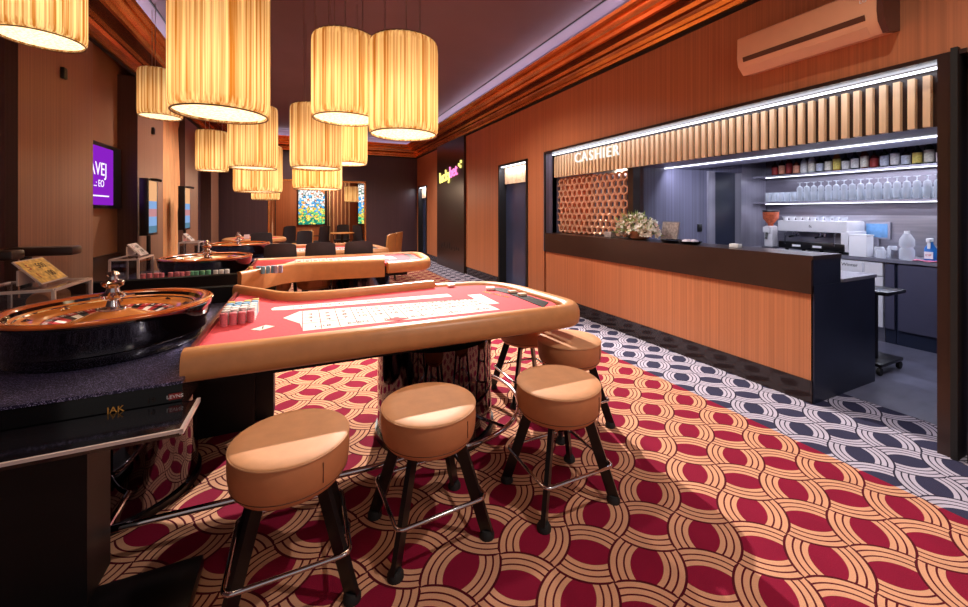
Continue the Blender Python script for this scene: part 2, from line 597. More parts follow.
def tag(o, label, cat, group=None):
    o['label'] = label
    o['category'] = cat
    if group: o['group'] = group
    return o


def struct(o):
    o['kind'] = 'structure'
    return o


def dup(root, loc, rz, label, group=None):
    r = root.copy()
    C.objects.link(r)
    r.location = loc
    r.rotation_euler.z = rz
    r['label'] = label
    if group: r['group'] = group
    for ch in list(root.children):
        c = ch.copy()
        C.objects.link(c)
        c.parent = r
        for g in list(ch.children):
            d = g.copy()
            C.objects.link(d)
            d.parent = c
    return r


def smoothpath(pts, n=6, closed=False):
    """Catmull-Rom through plan points"""
    out = []
    N = len(pts)
    for i in range(N if closed else N - 1):
        g = lambda k: Vector(pts[k % N] if closed else pts[max(0, min(N - 1, k))])
        p0, p1, p2, p3 = g(i - 1), g(i), g(i + 1), g(i + 2)
        for k in range(n):
            t = k / n
            out.append(tuple(.5 * ((2 * p1) + (p2 - p0) * t + (2 * p0 - 5 * p1 + 4 * p2 - p3) * t * t + (3 * p1 - p0 - 3 * p2 + p3) * t ** 3)))
    if not closed: out.append(tuple(pts[-1]))
    return out


# ------------------------------------------------------------------ the setting
WX, BY, LX, RX = 3.38, 12.4, -1.93, -2.13      # right wall, back wall, left panels' face, left recess face
YN = -1.2                                        # the shell stops behind the camera
struct(MB().box(-2.4, 3.78, YN, 15.6, -.1, 0, 'carpet').build('floor'))
struct(MB().box(3.781, 6.5, .2, 5.1, -.1, .002, 'barfloor').build('floor_bar'))
struct(MB().box(-2.5, 3.6, YN, 15.6, 3.65, 3.75, 'ceiling').build('ceiling'))

b = MB()
for y0, y1, z0, z1 in [(YN, .84, 0, 3.65), (.84, 5.07, 2.315, 3.65), (5.07, 5.541, 0, 3.65), (5.541, 6.589, 2.28, 3.65), (6.589, 11.29, 0, 3.65),
                       (11.29, 12.2, 2.2, 3.65), (12.2, 15.0, 0, 3.65)]:
    b.box(WX, WX + .12, y0, y1, z0, z1, 'veneer_y')
struct(b.build('wall_right'))

b = MB()
b.box(-2.5, -.857, BY, BY + .12, 0, 3.65, 'darkwall')
b.box(1.78, 3.5, BY, BY + .12, 0, 3.65, 'darkwall')
b.box(-.857, 1.78, BY, BY + .12, 2.32, 3.65, 'darkwall')
struct(b.build('wall_back'))
b = MB()
b.box(-2.25, RX, YN, 4.131, 0, 3.65, 'darkwall')
b.box(-2.25, RX, 4.131, 8.75, 0, 3.65, 'recess')
b.box(-2.25, RX, 8.75, BY, 0, 3.65, 'darkwall')
struct(b.build('wall_left'))
b = MB()   # grained panels standing proud of the left wall
for y0, y1 in [(4.131, 5.291), (6.48, 7.504), (8.75, 9.73), (11.0, 11.9)]:
    b.box(RX, LX, y0 + .004, y1, 0, 3.15, 'pilaster')
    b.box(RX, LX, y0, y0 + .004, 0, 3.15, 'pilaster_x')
b.box(RX, -2.0, 2.0, 4.13, 0, 3.15, 'darkwall')
struct(b.build('trim_1'))
b = MB()   # alcove behind the back wall
b.box(-1.2, 2.2, 15.0, 15.1, 0, 2.6, 'veneer_x')
b.box(-1.2, 2.2, BY + .12, 15.1, 2.45, 2.6, 'darkwall')
b.box(-1.3, -1.2, BY + .12, 15.1, 0, 2.6, 'veneer_y')
b.box(2.2, 2.3, BY + .12, 15.1, 0, 2.6, 'veneer_y')
b.box(.77, .92, 14.9, 15.0, 0, 2.45, 'darkbrown')
struct(b.build('wall_alcove'))
b = MB()   # copper trim round the alcove opening
for x in (-.857, 1.74):
    b.box(x, x + .04, BY - .03, BY + .13, 0, 2.32, 'copper')
b.box(-.857, 1.78, BY - .03, BY + .13, 2.28, 2.33, 'copper')
struct(b.build('trim_2'))

# cornice: copper cove at the wall, brown soffit, copper cove again, lit ledge
LOW = [(-.01, 3.15), (.045, 3.155), (.06, 3.185), (.035, 3.215), (.05, 3.25), (.085, 3.27), (.075, 3.31), (.095, 3.345), (-.01, 3.345)]
SOF = [(-.01, 3.345), (.25, 3.345), (.25, 3.37), (-.01, 3.37)]
UPP = [(.25, 3.335), (.285, 3.335), (.31, 3.36), (.30, 3.385), (.345, 3.405), (.37, 3.43), (.36, 3.45), (.42, 3.465), (.44, 3.49), (.40, 3.49), (.38, 3.475), (.25, 3.475)]
BACKB = [(-.01, 3.475), (.25, 3.475), (.25, 3.66), (-.01, 3.66)]
ring = [(WX, YN), (WX, BY), (LX, BY), (LX, YN)]
for i, (pr, m) in enumerate([(LOW, 'copper'), (SOF, 'coppersoffit'), (UPP, 'copper'), (BACKB, 'ceiling')]):
    struct(MB().sweep(ring, pr, m).build('trim_%d' % (3 + i), smooth=30))
b = MB()
b.sweep(ring, [(0, 3.12), (.02, 3.12), (.02, 3.15), (0, 3.15)], 'blackgap')
b.sweep(ring, [(.455, 3.64), (.47, 3.64), (.47, 3.651), (.455, 3.651)], 'blackgap')
struct(b.build('trim_7'))
b = MB()
b.sweep(ring, [(.29, 3.477), (.34, 3.477), (.34, 3.482), (.29, 3.482)], 'ledcove')
t = tag(b.build('cove_light_strip'), 'cool white light strip running on the copper cornice ledge under the ceiling', 'light strip')
b = MB()
for y0, y1 in [(YN, .84), (5.07, 5.5), (6.63, 8.2), (10.2, 11.25)]:
    b.box(WX - .015, WX, y0, y1, 0, .165, 'skirting')
struct(b.build('baseboard_right'))
struct(MB().box(1.8, WX, BY - .015, BY, 0, .165, 'skirting').build('baseboard_back'))
b = MB()
for y0, y1 in [(5.291, 6.48), (7.504, 8.75)]:
    b.box(RX, RX + .03, y0, y1, .0, .89, 'darkbrown')
struct(b.build('trim_8'))
# dark pilaster carrying the lit sign
b = MB()
b.box(WX - .055, WX, 8.23, 10.16, 0, 3.15, 'darkbrown')
PIL = struct(b.build('trim_9'))
b = MB()
rr = random.Random(3)
for i in range(11):
    y = 8.55 + i * .125
    h = .05 + rr.random() * .13
    z = .46 + rr.random() * .06
    b.prism([(-.02, 0), (.02, 0), (.035, h * .4), (.012, h), (-.02, h * .6)], 0, .003, 'blackgap',
            Matrix.Translation((WX - .0551, y, z)) @ Matrix(((0, 0, -1, 0), (-1, 0, 0, 0), (0, 1, 0, 0), (0, 0, 0, 1))))
b.build('cutout_pattern', PIL)
s = thing('wall_sign', 'lit yellow and pink lucky bet lettering on the dark brown pilaster', 'sign', (WX - .06, 9.25, 2.3))
RW, UZ = (0, -1, 0), (0, 0, 1)
tl = Vector((0, -1, .09)).normalized()
tu = Vector((0, .09, 1)).normalized()
MB().text('lucky', .40, 'neon_y', (WX - .07, 9.50, 2.31), tl, tu, .012).build('yellow_lettering', s)
MB().text('bet', .40, 'neon_p', (WX - .07, 8.88, 2.38), tl, tu, .012).build('pink_lettering', s)
for y, z in [(8.50, 2.50), (8.40, 2.45), (8.38, 2.56)]:
    MB().box(WX - .08, WX - .06, y - .035, y + .035, z - .035, z + .035, 'neon_y', None, .008).build('dice_mark', s)


def side_door(n, y0, y1, top, lab):
    d = struct(bpy.data.objects.new('door_%d' % n, None))
    C.objects.link(d)
    d.location = (WX, (y0 + y1) / 2, 0)
    b = MB()
    for a, c in ((y0, y0 + .05), (y1 - .05, y1)):
        b.box(WX - .02, WX + .2, a, c, 0, top, 'blackgap')
    b.box(WX - .02, WX + .2, y0, y1, top - .035, top, 'blackgap')
    b.build('frame', d)
    MB().box(WX + .125, WX + .165, y0 + .05, y1 - .05, .002, top - .36, 'navygloss').build('leaf', d)
    b = MB()
    k = int((y1 - y0 - .1) / .07)
    for i in range(k):
        y = y0 + .05 + (i + .5) * (y1 - y0 - .1) / k
        b.box(WX + .09, WX + .13, y - .021, y + .021, top - .36, top - .05, 'slat')
    b.box(WX + .135, WX + .165, y0 + .05, y1 - .05, top - .36, top - .03, 'blackgap')
    b.build('slatted_transom', d)
    MB().box(WX + .01, WX + .05, y0 + .07, y1 - .07, top - .05, top - .036, 'led').build('light_strip', d)
    lamp('AREA', 'door_strip_glow', (WX + .03, (y0 + y1) / 2, top - .06), 5, COOL, shape='RECTANGLE', size=.04, size_y=y1 - y0 - .2)
    return d


side_door(1, 5.541, 6.589, 2.28, '')
side_door(2, 11.29, 12.2, 2.2, '')

# ------------------------------------------------------------------ bar and cashier niche
M['splash'] = mat('dark_steel_panel', (98, 93, 104), .3, metal=.5, var=.12, scale=1, stretch=(1, 3, 30), coords='World')
struct(MB().box(6.25, 6.35, .2, 5.1, 0, 2.6, 'splash').build('wall_bar_back'))
struct(MB().box(WX + .12, 6.25, 5.02, 5.1, 0, 2.6, 'greywall').build('wall_bar_left'))
struct(MB().box(WX + .12, 6.25, .2, .3, 0, 2.6, 'greywall').build('wall_bar_right'))
b = MB()   # end wall with its doorway
b.box(3.775, 4.99, 3.5, 3.6, 0, 2.5, 'greywall')
b.box(4.99, 5.68, 3.5, 3.6, 1.95, 2.5, 'greywall')
b.box(5.68, 6.25, 3.5, 3.6, 0, 2.5, 'greypale')
struct(b.build('wall_bar_end'))
d = struct(bpy.data.objects.new('door_3', None))
C.objects.link(d)
d.location = (5.3, 3.55, 0)
b = MB()
b.box(4.93, 5.06, 3.47, 3.61, 0, 1.95, 'greypale')
b.box(5.62, 5.70, 3.47, 3.61, 0, 1.95, 'greypale')
b.build('frame', d)
MB().box(5.06, 5.62, 3.56, 3.59, .003, 1.95, 'navy').build('leaf', d)
struct(MB().box(3.56, 6.3, .2, 5.1, 2.5, 2.6, 'greywall').build('ceiling_bar'))
b = MB()
b.box(3.59, 4.6, .3, 5.02, 1.95, 2.5, 'greywall')
struct(b.build('trim_10'))
# frame round the opening
b = MB()
b.box(WX - .01, WX + .2, 5.02, 5.07, .80, 2.315, 'greywall')
b.box(WX - .02, WX - .0, 5.015, 5.04, .80, 2.315, 'blackgap')
b.box(WX - .02, WX + .2, .84, 5.04, 2.292, 2.318, 'darkbrown')
b.box(WX - .03, WX + .19, .895, .95, 0, 2.30, 'darkbrown')
b.box(WX - .045, WX + .12, .868, .895, 0, 2.33, 'blackgap')
struct(b.build('trim_11'))
b = MB()
n = 60
for i in range(n):
    y = .978 + i * (5.0 - .978) / (n - 1)
    b.box(3.53, 3.57, y - .0165, y + .0165, 1.93, 2.25, 'slat')
b.box(3.572, 3.59, .955, 5.02, 1.93, 2.29, 'darkbrown')
tag(b.build('slatted_fascia'), 'row of pale upright wooden slats above the bar opening', 'slatted panel')
tag(MB().box(3.495, 3.52, .94, 5.015, 2.272, 2.284, 'led').build('fascia_light_strip'),
    'long bright white light strip along the top of the wooden slats', 'light strip')
tag(MB().box(4.115, 4.14, .95, 3.49, 1.940, 1.949, 'led').build('soffit_light_strip'),
    'bright white light strip under the grey bar soffit', 'light strip')
lamp('AREA', 'soffit_strip_glow', (4.13, 2.2, 1.93), 27, COOL, shape='RECTANGLE', size=.04, size_y=2.4).rotation_euler = (0, -.9, 0)
lamp('AREA', 'fascia_strip_glow', (3.42, 2.99, 2.27), 4, COOL, shape='RECTANGLE', size=.03, size_y=3.9).rotation_euler = (0, -.12, 0)
sg = thing('cashier_sign', 'white lit CASHIER letters mounted on the wooden slats', 'sign', (3.5, 4.03, 2.14))
for ch, y in zip('CASHIER', [4.40, 4.255, 4.12, 3.985, 3.88, 3.79, 3.665]):
    MB().text(ch, .19, 'letters', (3.49, y, 2.15), RW, UZ, .008).build('letter', sg)

# counter
ct = thing('bar_counter', 'long dark-topped bar counter with orange veneer front below the cashier opening', 'counter', (3.5, 3.3, 0))
MB().box(WX, WX + .1, 1.575, 5.015, .0, .80, 'veneer_y').build('front_panel', ct)
MB().box(WX - .02, WX - .0, 1.575, 5.015, .80, 1.05, 'darkbrown').build('fascia_band', ct)
MB().box(WX - .02, 3.76, 1.565, 5.015, 1.05, 1.08, 'darkbrown').box(WX, 3.76, 1.57, 5.015, .80, 1.05, 'navy').build('counter_top', ct)
MB().box(WX + .1, 4.28, 1.585, 3.49, .0, .86, 'navy').box(WX, 4.29, 1.565, 1.585, 0, .86, 'navy').build('carcass', ct)
MB().box(3.77, 4.31, 1.56, 3.49, .86, .885, 'greypale').build('worktop', ct)
MB().box(WX - .012, WX, 1.575, 5.015, 0, .165, 'skirting').build('plinth', ct)

# hexagon lattice of the cashier booth
b = MB()
R, dy, dz = .062, .108, .094
for r in range(10):
    for c in range(14):
        y = 3.64 + c * dy + (dy / 2 if r % 2 else 0)
        z = 1.11 + .04 + r * dz * .93
        if y > 5.0 or z + R > 1.95: continue
        o, i = [], []
        for k in range(6):
            a = PI / 6 + k * PI / 3
            o.append((y + R * math.cos(a), z + R * math.sin(a)))
            i.append((y + R * .72 * math.cos(a), z + R * .72 * math.sin(a)))
        vs = [(3.60, *p) for p in o] + [(3.60, *p) for p in i] + [(3.645, *p) for p in o] + [(3.645, *p) for p in i]
        fs = []
        for k in range(6):
            q = (k + 1) % 6
            fs += [(k, q, 6 + q, 6 + k), (12 + k, 18 + k, 18 + q, 12 + q), (k, 12 + k, 12 + q, q), (6 + k, 6 + q, 18 + q, 18 + k)]
        b.add(vs, fs, 'hexcopper')
tag(b.build('hexagon_screen', smooth=0), 'copper honeycomb lattice screen on the cashier counter under the sign', 'screen')
tag(MB().box(3.66, 3.68, 4.30, 5.0, 1.081, 1.93, 'orangepanel').build('booth_panel'), 'orange panel behind the left half of the honeycomb lattice', 'panel')
struct(MB().box(3.60, 3.72, 3.5, 3.58, 1.081, 1.95, 'darkbrown').build('trim_12'))
lamp('POINT', 'booth_lamp', (4.3, 4.4, 1.85), 10, (1, .75, .55), shadow_soft_size=.08)

# back bar
for z, nm, lb in [(1.885, 'shelf', 'upper grey back-bar shelf carrying the row of bottles'), (1.515, 'shelf', 'lower grey back-bar shelf carrying rows of clear glasses')]:
    s = thing(nm, lb, 'shelf', (6.1, 2.3, z), 'back-bar shelves')
    MB().box(5.95, 6.25, 1.1, 3.5, z, z + .025, 'greypale').build('board', s)
    MB().box(5.955, 5.975, 1.1, 3.34, z - .009, z - .001, 'led').build('light_strip', s)
    lamp('AREA', 'shelf_strip_glow', (6.0, 2.25, z - .02), 7, COOL, shape='RECTANGLE', size=.03, size_y=2.2)
struct(MB().box(6.235, 6.25, .9, 3.5, .905, 1.36, 'steel').build('trim_13'))
wt = MB().box(5.63, 6.25, .6, 3.5, .865, .90, 'worktop').build('worktop')
tag(wt, 'grey back-bar worktop carrying the coffee machine', 'worktop')
cb = thing('cabinet', 'dark slate drawer cabinet under the back-bar worktop beside the column', 'cabinet', (5.9, 1.4, 0), 'back-bar units')
MB().box(5.68, 6.24, .9, 1.90, .002, .864, 'navy').build('body', cb)
dr = MB().box(5.655, 5.68, .95, 1.88, .16, .855, 'slate').build('door', cb)
MB().tube([(5.655, 1.27, .79), (5.63, 1.29, .79), (5.63, 1.57, .79), (5.655, 1.59, .79)], .009, 'blackmetal').build('handle', dr)
cb = thing('cabinet', 'narrow slate pull-out cabinet between the steel dishwasher and the drawer cabinet', 'cabinet', (5.9, 1.94, 0), 'back-bar units')
MB().box(5.68, 6.24, 1.905, 1.985, .002, .864, 'navy').build('body', cb)
MB().box(5.655, 5.68, 1.91, 1.98, .16, .855, 'slate').build('door', cb)
dw = thing('dishwasher', 'pale steel front-loading dishwasher under the back-bar worktop', 'dishwasher', (5.9, 2.25, 0))
MB().box(5.68, 6.24, 1.99, 2.50, .002, .864, 'steel').build('body', dw)
MB().box(5.655, 5.68, 2.0, 2.49, .16, .70, 'white').build('door', dw)
b = MB().box(5.65, 5.68, 2.0, 2.49, .71, .855, 'white')
b.text('Winter', .05, 'printblack', (5.648, 2.28, .80), RW, UZ, .001).box(5.646, 5.651, 2.15, 2.17, .73, .84, 'glassrim')
b.build('control_panel', dw)
cb = thing('cabinet', 'navy cabinet under the coffee machine, left of the dishwasher', 'cabinet', (5.9, 3.0, 0), 'back-bar units')
MB().box(5.68, 6.24, 2.51, 3.495, .002, .864, 'navy').build('body', cb)
MB().box(5.655, 5.68, 2.53, 3.48, .16, .855, 'slate').build('door', cb)

# bottles, glasses
ORD = ['first', 'second', 'third', 'fourth', 'fifth', 'sixth', 'seventh', 'eighth', 'ninth', 'tenth', 'eleventh', 'twelfth', 'thirteenth',
       'fourteenth', 'fifteenth', 'sixteenth', 'seventeenth', 'eighteenth', 'nineteenth', 'twentieth', 'twenty-first', 'twenty-second', 'twenty-third', 'twenty-fourth', 'twenty-fifth', 'twenty-sixth']
LN = ['white', 'red', 'salmon', 'yellow', 'pale blue', 'cream', 'blue']
seq = [(0, 1), (0, 2), (7, 1), (1, 2), (5, 0), (5, 5), (2, 4), (3, 5), (4, 3), (3, 0), (6, 0), (1, 5), (7, 1), (2, 4), (6, 0), (3, 4), (6, 3), (2, 5), (6, 0), (6, 4), (5, 6)]
for i, (bc, lc) in enumerate(seq[:20]):
    y = 3.27 - i * .088
    h = .19 + .03 * ((i * 7) % 3)
    o = thing('bottle', '%s bottle from the left on the upper bar shelf, with %s label' % (ORD[i], LN[lc]), 'bottle', (6.05, y, 1.911), 'bottles on the upper bar shelf')
    MB().lathe([(.034, 0), (.037, .006), (.037, h * .66), (.03, h * .76), (.014, h * .84), (.013, h), (.0, h)], 'bottle%d' % bc, 6.05, y, 1.911, 14).build('glass_body', o)
    MB().lathe([(.0378, h * .08), (.0378, h * .60)], 'label%d' % lc, 6.05, y, 1.911, 14, cap=False).build('paper_label', o)
    MB().lathe([(.0145, h * .93), (.0145, h + .012), (0, h + .012)], 'blackmetal', 6.05, y, 1.911, 10).build('cap', o)
gprof = [(.026, 0), (.032, .004), (.033, .10), (.036, .128), (.034, .128), (.030, .10), (.028, .01), (0, .01)]
g1 = MB().lathe(gprof, 'glass', n=12).build('bar_glass', local=True)
tag(g1, 'clear glass in the lower row on the lower bar shelf', 'glass', 'glasses on the lower bar shelf')
first = True
for i in range(26):
    for j in range(2):
        o = g1 if first else g1.copy()
        if not first: C.objects.link(o)
        first = False
        o.location = (6.0 + j * .1, 3.33 - i * .078, 1.541)
        o['label'] = '%s clear glass from the left in the %s lower row on the bar shelf' % (ORD[i], ('front', 'rear')[j])
g2 = MB().lathe([(.031, 0), (.035, .03), (.028, .06), (.006, .075), (.005, .112), (.029, .117), (.029, .12), (0, .121)], 'glass', n=12).build('bar_glass', local=True)
tag(g2, 'upturned glass stacked on the lower row of glasses on the bar shelf', 'glass', 'stacked upper glasses on the bar shelf')
for i in range(20):
    o = g2 if i == 0 else g2.copy()
    if i: C.objects.link(o)
    o.location = (6.0, 2.94 - i * .078, 1.670)
    o['label'] = '%s upturned glass from the left, stacked on the lower row of bar glasses' % ORD[i]

# coffee machine
cm = thing('coffee_machine', 'white and steel two-group espresso machine on the back-bar worktop', 'coffee machine', (5.9, 2.70, .9))
MB().box(5.72, 6.15, 2.36, 3.05, .93, 1.02, 'blackmetal', None, .01).build('drip_tray', cm)
MB().box(5.90, 6.15, 2.36, 3.05, 1.02, 1.16, 'steel').build('rear_panel', cm)
b = MB().box(5.74, 6.17, 2.34, 3.07, 1.15, 1.29, 'white', None, .018)
b.text('fs', .05, 'printblack', (5.737, 2.70, 1.22), RW, UZ, .001)
b.build('head_housing', cm)
MB().box(5.74, 6.17, 2.325, 2.40, .93, 1.17, 'white', None, .012).build('side_panel', cm)
for y in (2.88, 2.60):
    b = MB().lathe([(.035, 0), (.04, .02), (.04, .05), (.03, .06)], 'chrome', 5.80, y, 1.09, 14)
    b.tube([(5.80, y, 1.10), (5.68, y + .02, 1.085)], .012, 'blackmetal')
    b.build('group_head', cm)
for y in (2.97, 2.45):
    MB().tube([(5.77, y, 1.16), (5.72, y, 1.12), (5.72, y, .99)], .006, 'chrome').build('steam_wand', cm)
for y in (2.84, 2.62):
    MB().box(5.712, 5.722, y - .045, y + .045, .96, .985, 'whitebright').build('badge', cm)
for i in range(4):
    y = 2.42 + i * .19
    MB().lathe([(.02, 0), (.02, .03)], 'blackmetal', 5.8, y, .901, 10).build('foot', cm)
cup = [(.022, 0), (.036, .05), (.034, .05), (.02, .006), (0, .006)]
for i in range(9):
    y = 2.39 + i * .077
    o = MB().lathe(cup, 'whitebright' if i > 3 else 'glassrim', 0, 0, 0, 12).build('coffee_cup', local=True)
    o.location = (5.80, y, 1.291)
    if i > 3: tag(o, '%s white cup from the left on the coffee machine top' % ORD[8 - i], 'cup', 'white cups on the coffee machine')
    else: tag(o, '%s clear glass cup from the right on the coffee machine top' % ORD[i], 'cup', 'glass cups on the coffee machine')
gr = thing('coffee_grinder', 'steel coffee grinder with amber bean hopper left of the coffee machine', 'coffee grinder', (5.85, 3.22, .9))
MB().box(5.77, 5.93, 3.15, 3.29, .901, .93, 'steel', None, .006).build('base', gr)
MB().box(5.80, 5.93, 3.165, 3.275, .93, 1.21, 'white', None, .02).build('body', gr)
MB().box(5.745, 5.80, 3.18, 3.26, 1.12, 1.20, 'white', None, .01).tube([(5.77, 3.22, 1.12), (5.75, 3.22, 1.03)], .015, 'blackmetal').build('dosing_head', gr)
MB().lathe([(.03, 0), (.035, .03), (.09, .10), (.095, .19), (.0, .19)], 'beans', 5.86, 3.22, 1.21, 20).build('bean_hopper', gr)
MB().lathe([(.098, 0), (.098, .022), (0, .026)], 'blackmetal', 5.86, 3.22, 1.40, 20).build('lid', gr)
bx = thing('paper_box', 'white square box on the worktop right of the coffee machine', 'box', (5.74, 2.21, .9))
MB().box(5.66, 5.82, 2.135, 2.29, .901, 1.13, 'whitebright', None, .004).build('carton', bx)
MB().box(5.655, 5.825, 2.13, 2.295, 1.131, 1.145, 'white', None, .003).build('lid', bx)
jar = [(.038, 0), (.042, .005), (.042, .10), (.034, .115), (.031, .115), (.038, .10), (.036, .008), (0, .008)]
for i, (x, y, h) in enumerate([(5.80, 2.08, 1.0), (5.70, 2.03, .8), (5.88, 2.00, 1.1)]):
    o = MB().lathe([(r, z * h) for r, z in jar], 'glassrim', n=14).build('glass_jar', local=True)
    o.location = (x, y, .901)
    tag(o, ['clear glass jar touching the white box on the worktop', 'shortest clear glass jar in front of the others on the worktop',
            'tallest clear glass jar right of the white box'][i], 'jar', 'jars on the bar worktop')
o = MB().lathe([(.036, 0), (.038, .09), (.034, .092), (.034, .01), (0, .01)], 'steel', n=16).build('steel_pitcher', local=True)
o.location = (5.78, 1.94, .901)
tag(o, 'small steel milk pitcher between the glass jars and the water bottle', 'pitcher')
wb = thing('water_bottle', 'large clear water bottle on the worktop left of the blue spray bottle', 'bottle', (5.75, 1.845, .901))
MB().lathe([(.055, 0), (.06, .01), (.058, .10), (.045, .125), (.06, .15), (.058, .21), (.03, .265), (.02, .275), (.0, .275)], 'glassrim', 5.75, 1.845, .901, 20).build('bottle_body', wb)
MB().lathe([(.022, .272), (.022, .30), (0, .30)], 'whitebright', 5.75, 1.845, .901, 14).build('screw_cap', wb)
sb = thing('spray_bottle', 'blue cleaning spray bottle with pale trigger near the dark column', 'bottle', (5.75, 1.675, .901))
MB().lathe([(.042, 0), (.046, .01), (.044, .13), (.018, .18), (.016, .2), (0, .2)], 'bluebottle', 5.75, 1.675, .901, 18).build('bottle_body', sb)
MB().box(5.68, 5.78, 1.66, 1.69, 1.095, 1.135, 'whitebright', None, .008).box(5.70, 5.715, 1.665, 1.685, 1.03, 1.095, 'whitebright').build('trigger_head', sb)
MB().box(5.699, 5.709, 1.645, 1.705, .93, 1.0, 'whitebright').text('CIF', .03, 'redlabel', (5.698, 1.675, .965), RW, UZ, .001).build('label', sb)
o = MB().lathe([(.03, 0), (.034, .01), (.034, .1), (.012, .14), (.012, .17), (0, .17)], 'cyan', n=16).build('detergent_bottle', local=True)
o.location = (5.75, 1.565, .901)
tag(o, 'turquoise detergent bottle half hidden behind the dark column', 'bottle')
b = MB()
vs, fs = [], []
for i in range(9):
    for j in range(6):
        vs.append((5.64 + j * .022, 1.57 + i * .026, .904 + .012 * (.5 + .5 * math.sin(i * 1.3 + j * .9))))
for i in range(8):
    for j in range(5): fs.append((i * 6 + j, i * 6 + j + 1, i * 6 + j + 7, i * 6 + j + 6))
b.add(vs, fs, 'pinkcloth')
o = tag(b.build('cleaning_cloth'), 'pink cleaning cloth on the worktop edge in front of the spray bottle', 'cloth')
md = o.modifiers.new('thick', 'SOLIDIFY'); md.thickness = .004
fr = thing('photo_frame', 'blue picture card leaning on the steel splashback behind the glass jars', 'picture', (6.2, 2.24, .9))
MB().box(6.20, 6.225, 2.13, 2.36, 1.08, 1.28, 'greypale').box(6.195, 6.20, 2.15, 2.34, 1.10, 1.26, 'bluecard').build('picture_panel', fr)
MB().box(6.205, 6.22, 2.23, 2.25, .901, 1.08, 'greypale').build('stand', fr)
# bar chair on castors
st = thing('castor_stool', 'black stool with flat seat on a castor base behind the counter end', 'stool', (4.68, 1.70, 0))
MB().box(4.50, 4.86, 1.56, 1.86, .68, .715, 'blackmetal', None, .015).build('seat', st)
MB().lathe([(.035, .10), (.035, .68)], 'blackmetal', 4.62, 1.70, 0, 14).build('post', st)
MB().box(4.45, 4.86, 1.58, 1.84, .075, .105, 'blackmetal', None, .01).build('base', st)
for x, y in [(4.47, 1.60), (4.83, 1.60), (4.47, 1.82), (4.83, 1.82)]:
    MB().lathe([(.0, -.012), (.032, -.012), (.036, 0), (.032, .012), (0, .012)], 'rubber', mx=Matrix.Translation((x, y, .038)) @ Matrix.Rotation(PI / 2, 4, 'X'), n=14).build('castor', st)

# things on the counter
fl = thing('flower_arrangement', 'wide cream flower arrangement on the cashier counter', 'flowers', (3.52, 3.34, 1.081))
MB().lathe([(.07, 0), (.10, .02), (.115, .10), (.10, .10), (0, .09)], 'wicker', 3.54, 3.34, 1.081, 20).build('pot', fl)
rr = random.Random(5)
lf, pa, pb = MB(), MB(), MB()
for i in range(520):
    a, e = rr.random() * 2 * PI, math.asin(rr.random() ** .8)
    ry, rx, rz = .33, .085, .235
    k = .55 + .5 * rr.random()
    p = Vector((3.50 + rx * k * math.cos(a) * math.cos(e), 3.35 + ry * k * math.sin(a) * math.cos(e), 1.135 + rz * k * math.sin(e) + (.0 if e < .15 else 0)))
    d = Vector((math.cos(a) * math.cos(e), math.sin(a) * math.cos(e), math.sin(e) + .1)).normalized()
    s_ = d.cross(Vector((rr.random() - .5, rr.random() - .5, rr.random() - .5))).normalized()
    n_ = s_.cross(d)
    L, W = .045 + .03 * rr.random(), .011
    if i % 3:
        L *= .62
        tgt, mm = (pa, 'petal') if i % 4 else (pb, 'petalpink')
        for q in range(5):
            ang = q * 2 * PI / 5
            dd = (s_ * math.cos(ang) + n_ * math.sin(ang)) * .85 + d * .45
            ss = dd.cross(d).normalized()
            tgt.add([p, p + dd * L * .5 + ss * L * .32, p + dd * L, p + dd * L * .5 - ss * L * .32], [(0, 1, 2, 3)], mm)
    else:
        lf.add([p, p + d * L * .5 + s_ * W, p + d * L * 1.2, p + d * L * .5 - s_ * W], [(0, 1, 2, 3)], 'leaf')
for i in range(60):
    a = rr.random() * 2 * PI
    e = rr.random() * 1.4
    p0 = Vector((3.54, 3.34, 1.15))
    p1 = p0 + Vector((.13 * math.cos(a) * math.cos(e), .25 * math.sin(a) * math.cos(e), .17 * math.sin(e)))
    lf.tube([p0, p1], .0025, 'leaf', 5)
for nm, q in (('foliage', lf), ('cream_blossom', pa), ('blush_blossom', pb)):
    o = q.build(nm, fl, smooth=0)
    o['kind'] = 'stuff'
lp = thing('card_stand', 'brown card stand leaning behind the flower arrangement', 'card stand', (3.6, 3.02, 1.081))
mx = Matrix.Translation((3.63, 3.02, 1.083)) @ Matrix.Rotation(math.radians(12), 4, 'Y')
MB().box(-.008, .008, -.11, .11, 0, .215, 'greypale', mx).box(-.010, -.008, -.10, .10, .01, .205, 'papergrey', mx).build('panel', lp)
MB().tube([(3.66, 3.02, 1.18), (3.71, 3.02, 1.085)], .006, 'blackmetal').build('strut', lp)
for i, (y, lb) in enumerate([(2.88, 'black dish next to the flowers on the counter'), (2.66, 'black dish with crumpled pale paper, right of the empty one on the counter')]):
    o = thing('dish', lb, 'dish', (3.50, y, 1.081), 'black dishes on the counter')
    MB().lathe([(.07, 0), (.085, .006), (.11, .028), (.105, .03), (.08, .01), (0, .008)], 'plate', 3.50, y, 1.081, 26).build('bowl', o)
    if i:
        q = MB()
        for k in range(7):
            a = k * 2.4
            x0, y0 = 3.50 + .045 * math.cos(a), y + .045 * math.sin(a)
            q.lathe([(.0, .0), (.035, .008), (.028, .025), (.0, .034)], 'paper', x0, y0, 1.095, 7)
        tag(q.build('crumpled_paper', smooth=0), 'crumpled pale paper lying in the right black dish', 'paper')
tag(MB().box(3.46, 3.54, 3.72, 3.84, 1.081, 1.15, 'papergrey', None, .006).build('small_box'), 'small pale box left of the flowers on the cashier counter', 'box')
tag(MB().box(3.5, 3.56, 2.19, 2.27, 1.081, 1.115, 'whitebright', None, .004).build('card_holder'), 'small white card holder on the counter near its right end', 'card holder')
